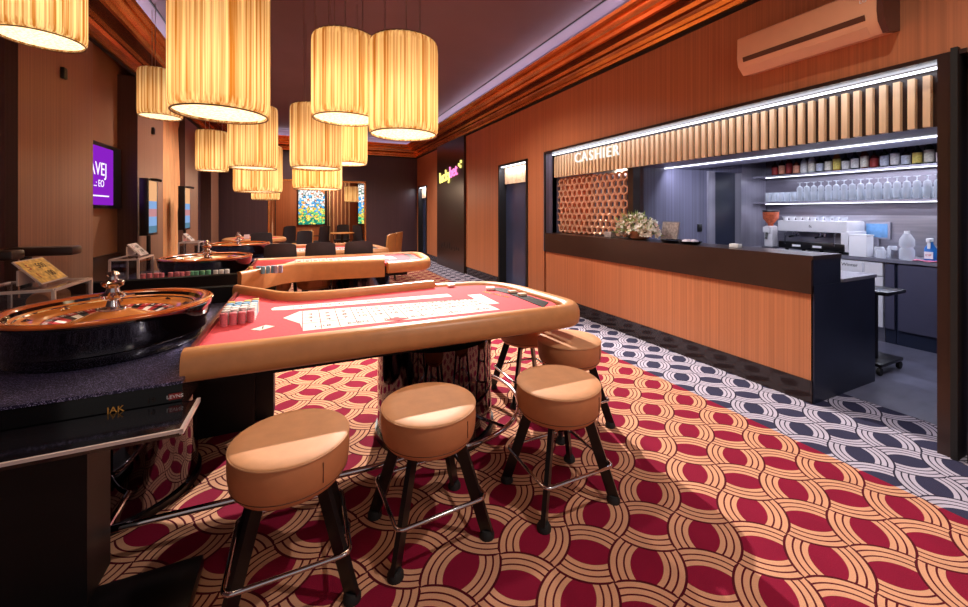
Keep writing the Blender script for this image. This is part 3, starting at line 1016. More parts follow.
sw = MB().box(4.74, 4.82, 3.485, 3.499, 1.14, 1.24, 'blackmetal', None, .004).build('light_switch')
tag(sw, 'black double switch on the grey end wall of the bar', 'switch')

# air conditioner
ac = thing('air_conditioner', 'apricot wall air conditioner high above the bar opening', 'air conditioner', (3.27, 1.53, 2.5))
pf = [(WX, 2.53), (3.24, 2.50), (3.175, 2.56), (3.16, 2.62), (3.165, 2.78), (3.20, 2.80), (WX, 2.80)]


def xz(pts, y0, y1, m, b=None):
    b = b or MB()
    n = len(pts)
    vs = [(x, y0, z) for x, z in pts] + [(x, y1, z) for x, z in pts]
    return b.add(vs, [tuple(range(n)), tuple(range(2 * n - 1, n - 1, -1))] + [(i, n + i, n + (i + 1) % n, (i + 1) % n) for i in range(n)], m)


xz(pf, 1.145, 1.985, 'acbody').build('case', ac)
xz([(x - .003 if x < WX else x, z) for x, z in pf], 1.115, 1.145, 'acdark').build('shaded_end', ac)  # near end of the case, darkened to paint in its shade
xz([(3.166, 2.585), (3.156, 2.62), (3.170, 2.595)], 1.2, 1.94, 'acdark').build('air_slot', ac)
xz([(3.240, 2.497), (3.184, 2.548), (3.186, 2.552), (3.243, 2.501)], 1.2, 1.94, 'acbody').build('flap', ac)
MB().text('LG', .03, 'whitebright', (3.161, 1.21, 2.71), RW, UZ, .001).build('badge', ac)

# ------------------------------------------------------------------ pendant lamps
PEND = [  # x, y, r, zbot, ztop, label
    (-1.45, 3.32, .203, 2.455, 3.06, 'amber string pendant lamp cut by the top left corner, beside the left wall'),
    (-.38, 2.42, .222, 1.905, 2.62, 'largest amber string pendant lamp, hanging over the near wheel'),
    (-1.42, 5.44, .20, 2.45, 2.95, 'amber pendant lamp hanging high by the left wall, in line with the corner one'),
    (-1.165, 6.73, .20, 1.99, 2.55, 'small amber pendant lamp near the left wall, against the dark back wall'),
    (-.445, 4.57, .22, 1.84, 2.46, 'amber pendant lamp partly behind the largest one'),
    (.275, 2.88, .22, 2.045, 2.60, 'left lamp of the front pair over the red felt, bottom higher'),
    (.60, 2.525, .22, 1.90, 2.49, 'right lamp of the front pair over the red felt, bottom lower'),
    (.12, 3.92, .22, 1.80, 2.36, 'amber pendant lamp behind and below the left lamp of the front pair'),
    (.42, 4.38, .22, 1.91, 2.50, 'amber pendant lamp half hidden behind the front pair'),
    (.17, 5.04, .27, 1.67, 2.27, 'low amber pendant lamp directly under and behind another, before the picture window'),
    (-.515, 5.87, .28, 1.66, 2.26, 'wide low amber pendant lamp under the lamps left of centre'),
    (-.58, 7.88, .22, 1.615, 2.23, 'lowest small amber pendant lamp, left of centre at the back'),
    (1.42, 13.0, .21, 1.72, 2.20, 'small amber pendant lamp inside the back alcove'),
]
for x, y, r, z0, z1, lb in PEND:
    L = thing('pendant_lamp', lb, 'lamp', (x, y, z0), 'amber string pendant lamps')
    prof = [(r * .93, z0 - .0), (r * .985, z0 + .02), (r, z0 + .06), (r, z1 - .05), (r * .985, z1 - .012), (r * .95, z1)]
    n = 72
    b = MB()
    vs, fs = [], []
    for q, (pr_, z) in enumerate(prof):
        for k in range(n):
            a = 2 * PI * k / n
            rr_ = pr_ * (1 + (.006 if k % 2 else -.006))
            vs.append((x + rr_ * math.cos(a), y + rr_ * math.sin(a), z))
    for q in range(len(prof) - 1):
        for k in range(n): fs.append((q * n + k, q * n + (k + 1) % n, (q + 1) * n + (k + 1) % n, (q + 1) * n + k))
    b.add(vs, fs, 'shade')
    b.build('shade', L, smooth=80)
    MB().lathe([(0, z0 + .012), (r * .93, z0 + .012), (r * .93, z0 + .016), (0, z0 + .016)], 'diffuser', x, y, 0, 40).build('diffuser', L)
    MB().tube([(x + r * .955 * math.cos(a), y + r * .955 * math.sin(a), z0) for a in [2 * PI * k / 40 for k in range(40)]], .004, 'rim', 6, True).build('rim', L)
    MB().lathe([(0, z1 - .01), (r * .95, z1 - .01), (r * .96, z1 + .004), (0, z1 + .004)], 'rim', x, y, 0, 40).build('top_plate', L)
    top = 3.649 if y < BY else 2.449
    for k in range(3):
        a = .4 + k * 2 * PI / 3
        xx, yy = x + r * .6 * math.cos(a), y + r * .6 * math.sin(a)
        MB().tube([(xx, yy, z1), (xx, yy, top)], .003, 'cable', 6).build('cable', L)
    MB().lathe([(0, 0), (.035, .01), (.045, .05), (.03, .09), (.02, .13), (0, .13)], 'ivory', x, y, (z0 + z1) / 2 - .06, 14).build('bulb', L)
    k = (r / .2) ** 2
    q = lamp('POINT', 'pendant_bulb', (x, y, (z0 + z1) / 2 + .02), 2.5 * k, WARM, shadow_soft_size=.04)
    q2 = lamp('POINT', 'pendant_bulb', (x, y, z0 + .2), 1.2 * k, WARM, shadow_soft_size=.04)
    q3 = lamp('SPOT', 'pendant_downlight', (x, y, z0 - .02), 5 * k, (1, .76, .5), spot_size=2.7, spot_blend=.9, shadow_soft_size=.12)
for x, y, lb in [(-.62, 3.35, 'left small black ceiling spotlight between the lamps'), (.05, 3.95, 'right small black ceiling spotlight between the lamps')]:
    o = thing('ceiling_spotlight', lb, 'ceiling light', (x, y, 3.649), 'small black ceiling spotlights')
    MB().lathe([(.04, 0), (.04, -.012), (0, -.012)], 'blackmetal', x, y, 3.648, 14).build('base', o)
    MB().tube([(x, y, 3.64), (x + .07, y, 3.61)], .018, 'blackmetal', 10).build('head', o)


# ------------------------------------------------------------------ gaming tables
def gaming_table(fx, fy, lab, numbers=False):
    XL = -1.72 if numbers else -1.66
    """fx, fy map the near table's plan coordinates to this table's place"""
    P = lambda pts: [(fx(x), fy(y)) for x, y in pts]
    fl = fy(1) < fy(0)
    def path(pts):
        q = P(pts)
        return q[::-1] if fl else q
    def bx(b, x0, x1, y0, y1, z0, z1, m, bev=0): return b.box(fx(x0), fx(x1), fy(y0), fy(y1), z0, z1, m, None, bev)
    T = thing('gaming_table', lab, 'gaming table', (fx(.5), fy(2.6), 0), 'casino tables')
    outer = [(-.472, 2.05), (.3, 2.03), (1.0, 2.01), (1.45, 2.0)] + smoothpath([(1.45, 2.0), (1.60, 2.025), (1.695, 2.12), (1.715, 2.25), (1.69, 2.5), (1.655, 2.8), (1.575, 3.0), (1.45, 3.12), (1.25, 3.17), (1.02, 3.20)], 4)[1:]
    prof = [(.02, .665), (.003, .68), (0, .71), (.001, .745), (.010, .775), (.030, .795), (.060, .802), (.090, .797), (.110, .782), (.115, .77), (.115, .665)]
    MB().sweep(path(outer), [((o if not fl else o), z) for o, z in prof], 'leather').build('padded_rail', T, smooth=60)
    gp = smoothpath([(-.46, 3.57), (-.38, 3.46), (-.27, 3.32), (-.14, 3.14), (-.012, 3.055), (.12, 3.035), (.25, 3.035), (.6, 3.07), (.985, 3.11)], 4)
    gprof = [(-.025, .62), (.02, .62), (.03, .80), (.024, .825), (.0, .836), (-.024, .83), (-.034, .80)]
    MB().sweep(path(gp), gprof, 'leather').build('dealer_guard', T, smooth=60)
    bl = [(XL, 3.66), (-.47, 3.60)]
    b = MB().sweep(path(bl), [(-.02, .60), (.02, .60), (.02, .82), (0, .83), (-.02, .82)], 'blackwood')
    b.build('dealer_board', T)
    felt = [(-.435, 2.15), (1.45, 2.11), (1.55, 2.18), (1.565, 2.26), (1.54, 2.5), (1.52, 2.78), (1.47, 2.94), (1.38, 3.02), (1.02, 3.09)] + gp[::-1]
    felt = [p for p in felt if not (p[0] < -.44)]
    MB().prism(P(felt), .745, .779, 'felt').build('felt_top', T)
    b = MB()
    bx(b, -.40, 1.30, 2.2, 2.95, .60, .744, 'blackwood')
    b.build('underframe', T)
    b = MB()
    bx(b, -.452, -.434, 2.12, 3.45, .66, .80, 'feltdark')
    b.build('divider', T)
    # chip channel along the far right end
    b = MB().prism(P([(1.42, 2.14), (1.53, 2.24), (1.50, 2.78), (1.43, 2.88), (1.36, 2.86), (1.42, 2.60)]), .7795, .783, 'blackwood')
    b.build('chip_channel', T)
    b = MB()
    h = .7795
    def quad(pts, m, z=h, t=.0008): b.prism(P(pts), z, z + t, m)
    quad([(-.10, 2.57), (-.012, 2.70), (1.12, 2.56), (1.13, 2.37), (1.14, 2.21), (.005, 2.245), (-.01, 2.405)], 'print')
    quad([(1.12, 2.37), (1.215, 2.362), (1.222, 2.69), (1.12, 2.70), (1.12, 2.56)], 'print')
    strip = [(-.18, 2.84), (-.17, 2.80), (-.1, 2.775), (1.0, 2.70), (1.0, 2.80), (-.1, 2.885), (-.165, 2.875)]
    quad(strip, 'print')
    for i in range(13):
        x = .0 + i * 1.12 / 12
        quad([(x, 2.25), (x + .004, 2.25), (x + .004, 2.69 - .011 * i), (x, 2.69 - .011 * i)], 'printred', h + .0009, .0006)
        x = -.05 + i * 1.0 / 12
        quad([(x, 2.78 - .006 * i), (x + .003, 2.78 - .006 * i), (x + .003, 2.87 - .006 * i), (x, 2.87 - .006 * i)], 'printred', h + .0009, .0006)
    for k in range(1, 4):
        y = 2.37 + k * .075
        quad([(0, y), (1.12, y - .03), (1.12, y - .027), (0, y + .003)], 'printred', h + .0009, .0006)
    quad([(0, 2.395), (1.12, 2.365), (1.12, 2.362), (0, 2.39)], 'printred', h + .0009, .0006)
    for i in range(12):
        for k in range(3):
            nmb = 3 * i + k + 1
            red = nmb in (1, 3, 5, 7, 9, 12, 14, 16, 18, 19, 21, 23, 25, 27, 30, 32, 34, 36)
            x, y = .047 + i * 1.12 / 12, 2.435 + k * .077 - .003 * i
            m = 'printred' if red else 'printblack'
            if numbers: b.text(str(nmb), .058, m, (x, y, h + .0012), (1, 0, 0), (0, 1, 0), .0004)
            else: quad([(x - .018, y - .02), (x + .018, y - .02), (x + .018, y + .02), (x - .018, y + .02)], m, h + .0009, .0006)
        if numbers:
            b.text(str((i * 11) % 37), .05, 'printred' if i % 2 else 'printblack', (-.01 + i * .083, 2.825 - .006 * i, h + .0012), (1, 0, 0), (0, 1, 0), .0004)
    for i, tx in enumerate(['1-18', 'EVEN', 'RED', 'BLACK', 'ODD', '19-36']):
        x = .10 + i * .187
        if numbers: b.text(tx, .05, 'printblack', (x, 2.30 - .006 * i, h + .0012), (1, 0, 0), (0, 1, 0), .0004)
    if numbers:
        quad([(.42, 2.26), (.50, 2.30), (.58, 2.255), (.50, 2.225)], 'printred', h + .0014, .0004)
        b.text('MIN 1', .05, 'printgold', (1.30, 2.70, h + .0008), (.3, -.95, 0), (.95, .3, 0), .0005)
        b.text('MAX 100', .04, 'printgold', (1.34, 2.58, h + .0008), (.3, -.95, 0), (.95, .3, 0), .0005)
        b.prism(P([(-.245, 2.385), (-.20, 2.345), (-.135, 2.40), (-.18, 2.445)]), h, h + .002, 'ivory')
        b.text('i', .07, 'printblack', (-.19, 2.395, h + .0026), (1, 0, 0), (0, 1, 0), .0005)
    b.build('betting_layout', T, smooth=0)
    ped = MB().lathe([(.37, .04), (.37, .60)], 'mirrorped', fx(.80), fy(2.48), 0, 48)
    ped.build('pedestal', T, smooth=60)
    MB().lathe([(.385, 0), (.385, .04), (.37, .04)], 'blackmetal', fx(.80), fy(2.48), 0, 48).build('pedestal_foot', T)
    b = MB()
    a0 = [(fx(.80 + .55 * math.cos(t)), fy(2.48 + .55 * math.sin(t)), .15) for t in [(-115 + k * 190 / 18) * PI / 180 for k in range(19)]]
    b.tube([(fx(-.75), fy(2.02), .15), (fx(.35), fy(1.965), .15)] + a0 + [(fx(1.1), fy(2.72), .15)], .014, 'chrome', 10)
    b.build('foot_rail', T)
    for t in (-60, 40):
        b = MB()
        a = t * PI / 180
        b.tube([(fx(.80 + .36 * math.cos(a)), fy(2.48 + .36 * math.sin(a)), .15), (fx(.80 + .55 * math.cos(a)), fy(2.48 + .55 * math.sin(a)), .15)], .010, 'chrome', 8)
        b.build('rail_bracket', T)
    b = MB()
    b.tube([(fx(-.7), fy(2.02), .15), (fx(-.7), fy(2.25), .15)], .010, 'chrome', 8)
    b.build('rail_bracket', T)
    # wheel station on the left
    b = MB()
    bx(b, XL, -.452, 2.0, 3.62, .688, .70, 'glitter')
    b.build('wheel_deck', T)
    b = MB()
    bx(b, XL + .01, -.452, 2.008, 3.60, .57, .688, 'blackgloss')
    b.build('deck_apron', T)
    if numbers:
        MB().text('JAK', .034, 'printgold', (-.665, 2.006, .622), (1, 0, 0), UZ, .001).build('apron_badge', T)
        MB().text('19', .03, 'skirting', (-.555, 2.006, .634), (1, 0, 0), UZ, .001).build('apron_badge', T)
        b = MB()
        bx(b, -.497, -.455, 2.004, 2.008, .626, .650, 'label1')
        b.text('LEVNS', .02, 'whitebright', (-.476, 2.0035, .638), (1, 0, 0), UZ, .0006)
        b.build('apron_badge', T)
    if numbers:
        b = MB()
        bx(b, -1.72, -.395, 1.745, 2.0, .590, .612, 'blackspeck')
        b.build('player_ledge', T)
        b = MB()
        bx(b, -1.72, -.39, 1.738, 1.747, .605, .616, 'acredge')
        bx(b, -.40, -.388, 1.738, 2.0, .600, .618, 'acredge')
        b.build('ledge_edging', T)
        b = MB()
        bx(b, -1.6, -.668, 1.79, 1.97, .05, .59, 'blackwood')
        b.build('support_pier', T)
        b = MB()
        bx(b, -1.65, -.352, 1.60, 1.87, 0, .05, 'blackmetal', .006)
        b.build('weighted_base', T)
    MB().lathe([(.34, .03), (.34, .57)], 'mirrorped', fx(-.85), fy(2.55), 0, 48).build('pedestal', T, smooth=60)
    MB().lathe([(.355, 0), (.355, .03), (.34, .03)], 'blackmetal', fx(-.85), fy(2.55), 0, 48).build('pedestal_foot', T)
    b = MB()
    bx(b, -.95, -.175, 3.02, 3.20, .0, .60, 'blackwood')
    bx(b, -.62, -.28, 2.92, 3.02, .0, .59, 'blackwood')
    b.build('rear_panel', T)
    return T


def roulette_wheel(cx, cy, lab, detail=True):
    W = thing('roulette_wheel', lab, 'roulette wheel', (cx, cy, .70), 'roulette wheels')
    MB().lathe([(.375, 0), (.385, .012), (.39, .05), (.405, .06), (.405, .10), (.422, .135), (.425, .175), (.432, .185), (.432, .203)], 'blackgloss', cx, cy, .7003, 64, cap=False).lathe([(0, 0), (.375, 0)], 'blackgloss', cx, cy, .7003, 64, cap=False).build('bowl', W)
    MB().lathe([(.434, .203), (.436, .21), (.428, .217), (.405, .219), (.385, .214), (.375, .205), (.375, .203)], 'wood', cx, cy, .70, 64, cap=False).build('rim', W)
    MB().lathe([(.375, .206), (.368, .188), (.358, .192)], 'blackgloss', cx, cy, .70, 64, cap=False).lathe([(.358, .192), (.352, .186), (.346, .1845)], 'woodpale', cx, cy, .70, 64, cap=False).lathe([(.346, .1845), (.343, .1855), (.339, .180)], 'chrome', cx, cy, .70, 64, cap=False).build('ball_groove', W)
    MB().lathe([(.339, .180), (.30, .168), (.262, .156), (.256, .15)], 'woodpale', cx, cy, .70, 64, cap=False).build('ball_track', W)
    b = MB()
    N = 37
    for k in range(N):
        m = 'pocketgreen' if k == 0 else ('pocketred' if k % 2 else 'pocketblack')
        a0, a1 = 2 * PI * k / N, 2 * PI * (k + 1) / N
        for r0, r1, z0, z1, mm in ((.258, .222, .158, .152, m), (.222, .185, .150, .138, 'ivory' if k % 3 == 0 else m)):
            vs = [(cx + r * math.cos(a), cy + r * math.sin(a), .70 + z) for r, a, z in ((r0, a0, z0), (r0, a1, z0), (r1, a1, z1), (r1, a0, z1))]
            b.add(vs, [(0, 1, 2, 3)], mm)
        if detail:
            a = (a0 + a1) / 2
            rd = Vector((math.cos(a), math.sin(a), .0))
            b.text(str(k), .026, 'ivory', (cx + .24 * rd.x, cy + .24 * rd.y, .70 + .1570), (-rd.y, rd.x, 0), (rd.x, rd.y, .15), .0006)
    b.build('number_ring', W, smooth=0)
    MB().lathe([(.187, .138), (.14, .150), (.09, .172), (.055, .185), (0, .19)], 'woodpale', cx, cy, .70, 48).build('rotor_cone', W)
    MB().lathe([(.055, .18), (.055, .195), (.03, .205), (.022, .235), (.05, .25), (.055, .265), (.03, .28), (.024, .30), (.046, .315), (.048, .33), (.022, .345), (.018, .36), (.028, .37), (.02, .385), (0, .39)],
               'chrome', cx, cy, .70, 28).build('turret', W)
    for k in range(4):
        a = .3 + k * PI / 2
        MB().tube([(cx, cy, .955), (cx + .085 * math.cos(a), cy + .085 * math.sin(a), .955)], [.009, .006], 'chrome', 8).build('turret_arm', W)
    for k in range(8):
        a = k * PI / 4 + .2
        mx = Matrix.Translation((cx + .305 * math.cos(a), cy + .305 * math.sin(a), .874)) @ Matrix.Rotation(a + (PI / 2 if k % 2 else 0), 4, 'Z')
        MB().add([(-.022, 0, 0), (0, -.008, 0), (.022, 0, 0), (0, .008, 0), (0, 0, .012)], [(0, 1, 4), (1, 2, 4), (2, 3, 4), (3, 0, 4), (3, 2, 1, 0)], 'chrome', mx).build('deflector', W)
    return W


gaming_table(lambda x: x, lambda y: y, 'near roulette table with red felt, tan padded rail and mirrored pedestals', True)
roulette_wheel(-.905, 2.70, 'near polished wooden roulette wheel in black bowl, cut by the left edge')
gaming_table(lambda x: x - .08, lambda y: 7.9 - y, 'second roulette table, its tan dealer guard facing the near table')
roulette_wheel(-.95, 5.2, 'second wooden roulette wheel, behind the long black board', False)
gaming_table(lambda x: x if x < -.4 else -.4 + (x + .4) * .82, lambda y: y + 4.48, 'third casino table, with three black chair backs in front')
roulette_wheel(-.90, 7.18, 'third roulette wheel, right of the far acrylic box', False)
ft = thing('card_table', 'round tan-rimmed card table before the dark back wall', 'card table', (-1.0, 10.6, 0))
MB().lathe([(.50, .70), (.64, .70), (.66, .73), (.65, .78), (.60, .80), (.54, .79), (.52, .775), (.5, .775)], 'leather', -1.0, 10.6, 0, 48, cap=False).build('padded_rim', ft)
MB().lathe([(0, .75), (.52, .75), (.52, .777), (0, .777)], 'felt', -1.0, 10.6, 0, 48).build('felt_top', ft)
MB().lathe([(.30, 0), (.30, .03), (.12, .06), (.12, .66), (.45, .75), (0, .75)], 'blackwood', -1.0, 10.6, 0, 32).build('pedestal', ft)
cs = thing('card_shoe', 'small chrome and clear card shoe on the round card table', 'card shoe', (-1.15, 10.45, .777))
MB().box(-1.22, -1.08, 10.33, 10.57, .7775, .79, 'chrome', None, .004).build('base', cs)
MB().box(-1.20, -1.10, 10.36, 10.55, .79, .88, 'acredge', None, .01).build('hood', cs)

# ------------------------------------------------------------------ stools
S = thing('bar_stool', 'nearest tan stool left, in front of the red table beside the dark ledge', 'stool', (-.036, 1.655, 0), 'tan stools at the near roulette table')
SL = lambda b, nm, p=S, sm=50: b.build(nm, p, local=True, smooth=sm)
seat = SL(MB().lathe([(.168, .400), (.186, .406), (.199, .424), (.2065, .46), (.2085, .50), (.206, .54), (.203, .548)], 'stoolside', n=56), 'seat')
cush = SL(MB().lathe([(.203, .548), (.2045, .551), (.199, .5545), (.15, .556), (0, .556)], 'stoolleather', n=56, cap=False), 'seat_pad', seat)
SL(MB().tube([(.2055 * math.cos(2 * PI * k / 56), .2055 * math.sin(2 * PI * k / 56), .547) for k in range(56)], .0035, 'stoolleather', 6, True)
   .tube([(.2005 * math.cos(2 * PI * k / 56), .2005 * math.sin(2 * PI * k / 56), .43) for k in range(56)], .0018, 'seam', 5, True)
   .tube([(.2085 * math.cos(-1.05), .2085 * math.sin(-1.05), .455), (.2085 * math.cos(-1.05), .2085 * math.sin(-1.05), .525)], .0018, 'seam', 5), 'piping', seat)
SL(MB().box(-.12, .12, -.12, .12, .385, .401, 'blackmetal', None, .004), 'mount_plate')
for sx in (-1, 1):
    for sy in (-1, 1):
        t0, t1 = Vector((sx * .105, sy * .095, .395)), Vector((sx * .20, sy * .172, .022))
        rad = Vector((sx * .76, sy * .65, 0)).normalized()
        tn = Vector((-rad.y, rad.x, 0))
        vs = []
        for p in (t0, t1):
            for i, j in ((-1, -1), (1, -1), (1, 1), (-1, 1)):
                vs.append((p + rad * i * .026 + tn * j * .0105)[:])
        lg = SL(MB().add(vs, [(0, 1, 2, 3), (7, 6, 5, 4), (0, 4, 5, 1), (1, 5, 6, 2), (2, 6, 7, 3), (3, 7, 4, 0)], 'blackmetal'), 'leg')
        SL(MB().lathe([(.032, 0), (.032, .014), (.022, .03), (0, .03)], 'rubber', t1.x, t1.y, 0, 14), 'rubber_foot', lg)
hx, hy, rc, z = .195, .178, .03, .175
rp = []
for cx, cy, a0 in ((hx - rc, hy - rc, 0), (-hx + rc, hy - rc, 90), (-hx + rc, -hy + rc, 180), (hx - rc, -hy + rc, 270)):
    for k in range(5):
        a = math.radians(a0 + k * 22.5)
        rp.append((cx + rc * math.cos(a), cy + rc * math.sin(a), z))
SL(MB().tube(rp, .0085, 'chrome', 8, True), 'foot_ring')
G = 'tan stools at the near roulette table'
dup(S, (.514, 1.685, 0), .06, 'middle tan stool of the near row, in front of the mirrored pedestal', G)
dup(S, (1.168, 1.625, 0), 0, 'frontmost tan stool at the right end of the near row, fully on open carpet', G)
dup(S, (1.622, 2.135, 0), .02, 'tan stool tucked under the rounded right end of the red table', G)
dup(S, (1.58, 2.62, 0), .0, 'tan stool mostly hidden under the table rail, behind the pedestal side', G)
dup(S, (-.33, 5.64, 0), 0, 'left tan stool beyond the second table, seen below its guard', 'tan stools at the second table')
dup(S, (.14, 5.64, 0), 0, 'right tan stool beyond the second table, seen below its guard', 'tan stools at the second table')

# ------------------------------------------------------------------ chips
def chip_stack(x, y, z, h, m, lab, grp, r=.019):
    n = max(2, int(h / .0065))
    pr_ = [(0, 0)]
    for i in range(n):
        a, c = i * h / n, (i + 1) * h / n
        pr_ += [(r * .95, a), (r, a + .001), (r, c - .001), (r * .95, c)]
    pr_.append((0, h))
    o = MB().lathe(pr_, m, n=14).build('chip_stack', local=True, smooth=30)
    o.location = (x, y, z)
    return tag(o, lab, 'chips', grp)


for i in range(4):
    chip_stack(-.385 + i * .041, 2.52 + i * .012, .7795, .07 - .002 * i, 'c_pink', '%s pink chip stack from the left beside the near wheel' % ORD[i].capitalize().lower(), 'pink chip stacks beside the near wheel')
cols = ['c_white', 'c_white', 'c_white', 'c_blue', 'c_white', 'c_yellow', 'c_blue', 'c_white']
for i in range(4):
    for j in range(6):
        m = ['c_white', 'c_white', 'c_white', 'c_blue', 'c_blue', 'c_yellow'][j]
        cn = {'c_white': 'white', 'c_blue': 'blue', 'c_yellow': 'yellow'}[m]
        chip_stack(-.385 + i * .041, 2.565 + j * .041 + i * .012, .7795, .075 + .003 * ((i + j) % 3), m, '%s chip stack, %s from the left in the %s row behind the pink stacks' % (cn, ORD[i], ORD[j]), '%s chip stacks by the near wheel' % cn)
pal = ['c_pink', 'c_pink', 'c_pink', 'c_pink', 'c_green', 'c_green', 'c_white', 'c_white', 'c_yellow', 'c_yellow', 'c_blue', 'c_blue', 'c_lilac', 'c_lilac']
for i in range(26):
    m = pal[(i // 2) % 14]
    cn = m[2:]
    x = -1.30 + i * .044 + (.02 if (i // 4) % 2 else 0)
    if -.66 < x < -.49: continue
    chip_stack(x, 4.50 + .012 * (i % 3), .7005 if x < -.55 else .7795, .14 if x < -.55 else .075, m, '%s chip stack, %s from the left along the board of the second table' % (cn, ORD[i]), '%s chip stacks along the second table' % cn, .02)
mk = MB().prism([(1.32, 2.80), (1.38, 2.77), (1.41, 2.83), (1.35, 2.86)], .784, .80, 'ivory').build('marker_chip')
tag(mk, 'pale marker plaque at the far right corner of the red felt', 'marker')
for i, (x, y, lb) in enumerate([(1.46, 2.62, 'pale marker plaque in the dark channel, farther of two at the right rail'), (1.475, 2.50, 'pale marker plaque in the dark channel, nearer of two at the right rail'),
                                (1.12, 3.05, 'pale marker plaque by the end of the dealer guard')]):
    tag(MB().box(x - .03, x + .03, y - .02, y + .02, .784, .80, 'c_cream', None, .003).build('marker_chip'), lb, 'marker')

# ------------------------------------------------------------------ acrylic boxes and limit signs
def acrylic(x0, x1, y0, y1, z0, z1, lab, sign, slab, roll=None):
    A = thing('acrylic_box', lab, 'acrylic box', ((x0 + x1) / 2, (y0 + y1) / 2, z0), 'acrylic boxes at the wheels')
    b = MB()
    t = .006
    b.box(x0, x1, y0, y0 + t, z0, z1, 'acrylic').box(x0, x1, y1 - t, y1, z0, z1, 'acrylic')
    b.box(x0, x0 + t, y0 + t, y1 - t, z0, z1, 'acrylic').box(x1 - t, x1, y0 + t, y1 - t, z0, z1, 'acrylic')
    b.build('wall_panel', A)
    b = MB()
    e = .008
    for x in (x0, x1):
        for y in (y0, y1): b.box(x - e, x + e, y - e, y + e, z0, z1, 'acredge')
    for y in (y0, y1): b.box(x0, x1, y - e, y + e, z1 - e, z1 + e, 'acredge')
    for x in (x0, x1): b.box(x - e, x + e, y0, y1, z1 - e, z1 + e, 'acredge')
    b.build('edge', A)
    MB().box(x0, x1, y0, y1, z1, z1 + .005, 'acrylic').build('lid', A)


acrylic(-1.70, -1.31, 3.12, 3.56, .7005, .945, 'clear acrylic box behind the near wheel, under the yellow sign', 0, '')
acrylic(-1.60, -1.395, 4.70, 5.10, .7005, .955, 'clear acrylic box beside the second wheel, under the grey sign', 0, '')
acrylic(-1.62, -1.38, 7.0, 7.3, .7005, .95, 'small clear acrylic box left of the third wheel', 0, '')


def limit_sign(cx, cy, z, w_, h_, rz, m, lab):
    T = thing('limit_sign', lab, 'sign', (cx, cy, z), 'table limit signs', rz)
    mx = Matrix.Rotation(math.radians(-42), 4, 'X')
    b = MB().box(-w_ / 2, w_ / 2, -.004, .004, 0, h_, 'acredge', mx).box(-w_ / 2 + .008, w_ / 2 - .008, -.006, -.0041, .008, h_ - .008, m, mx)
    for i in range(4):
        q = mx @ Vector((-w_ * .3 + (i % 2) * w_ * .42, -.0065, h_ * (.32 + .36 * (i // 2))))
        b.text(['1', '100', '5', '500'][i], h_ * .3, 'printblack' if i % 2 else 'printred', q, (1, 0, 0), mx.to_3x3() @ Vector((0, 0, 1)), .0004)
    b.build('card', T, local=True)
    MB().box(-w_ / 2, w_ / 2, .004, .012, -.002, .012, 'acredge').box(-w_ / 2, w_ / 2, .10, .108, 0, .09, 'acredge').build('stand', T, local=True)


limit_sign(-1.42, 3.40, .962, .29, .19, PI / 2, 'paperyellow', 'yellow printed limit sign tilted on the near acrylic box')
limit_sign(-1.42, 4.95, .975, .22, .15, PI / 2, 'papergrey', 'grey printed limit sign tilted on the second acrylic box')
limit_sign(-1.48, 7.15, .967, .2, .15, PI / 2, 'papergrey', 'small grey limit sign on the third acrylic box')
tag(MB().box(-1.56, -1.36, 3.18, 3.50, .7005, .80, 'blackmetal', None, .006).build('cash_box'), 'black cash box inside the near acrylic box, under the brown roll', 'cash box')
mx = Matrix.Translation((-1.42, 3.22, .861)) @ Matrix.Rotation(-PI / 2, 4, 'X')
tag(MB().lathe([(0, 0), (.05, .0), (.058, .01), (.058, .22), (.05, .23), (0, .23)], 'rollbrown', n=24, mx=mx).build('leather_roll'),
    'brown roll lying inside the near acrylic box', 'roll')

# ------------------------------------------------------------------ chairs
def chair_parts(K, shell):
    q = lambda b, nm, sm=50: b.build(nm, K, local=True, smooth=sm)
    q(MB().box(-.22, .22, -.21, .21, .42, .49, 'fabricblack', None, .025), 'seat')
    # backrest: gently curved padded shell, rear at -y
    def curved(y, th, z0, z1, m):
        b = MB()
        n, k = 8, 6
        vs = []
        for side in (0, 1):
            for j in range(k + 1):
                for i in range(n + 1):
                    u = -1 + 2 * i / n
                    v = j / k
                    hw = .205 - .015 * (v ** 3)
                    zz = z0 + (z1 - z0) * v - .03 * (abs(u) ** 4) * (v > .9)
                    yy = y + .05 * u * u - .05 * v - (th if side == 0 else 0)
                    vs.append((u * hw, yy, zz))
        fs = []
        m0 = (n + 1) * (k + 1)
        for j in range(k):
            for i in range(n):
                a = j * (n + 1) + i
                fs.append((a, a + 1, a + n + 2, a + n + 1))
                fs.append((m0 + a, m0 + a + n + 1, m0 + a + n + 2, m0 + a + 1))
        bd = [i for i in range(n + 1)] + [j * (n + 1) + n for j in range(1, k + 1)] + [k * (n + 1) + i for i in range(n - 1, -1, -1)] + [j * (n + 1) for j in range(k - 1, 0, -1)]
        for i in range(len(bd)):
            a, c = bd[i], bd[(i + 1) % len(bd)]
            fs.append((a, m0 + a, m0 + c, c))
        return b.add(vs, fs, m)
    q(curved(-.19, .025, .46, .975, shell), 'back_shell')
    q(curved(-.163, .024, .47, .965, 'fabricblack'), 'backrest')
    for sx in (-1, 1):
        for sy in (-1, 1):
            q(MB().tube([(sx * .17, sy * .16, .43), (sx * .20, sy * .19, .0)], [.02, .013], 'blackmetal', 8), 'leg')
        q(MB().tube([(sx * .205, -.18, .66), (sx * .23, .0, .66), (sx * .225, .16, .63), (sx * .21, .17, .46)], .014, 'chairtan' if shell != 'fabricblack' else 'blackmetal', 8), 'armrest')


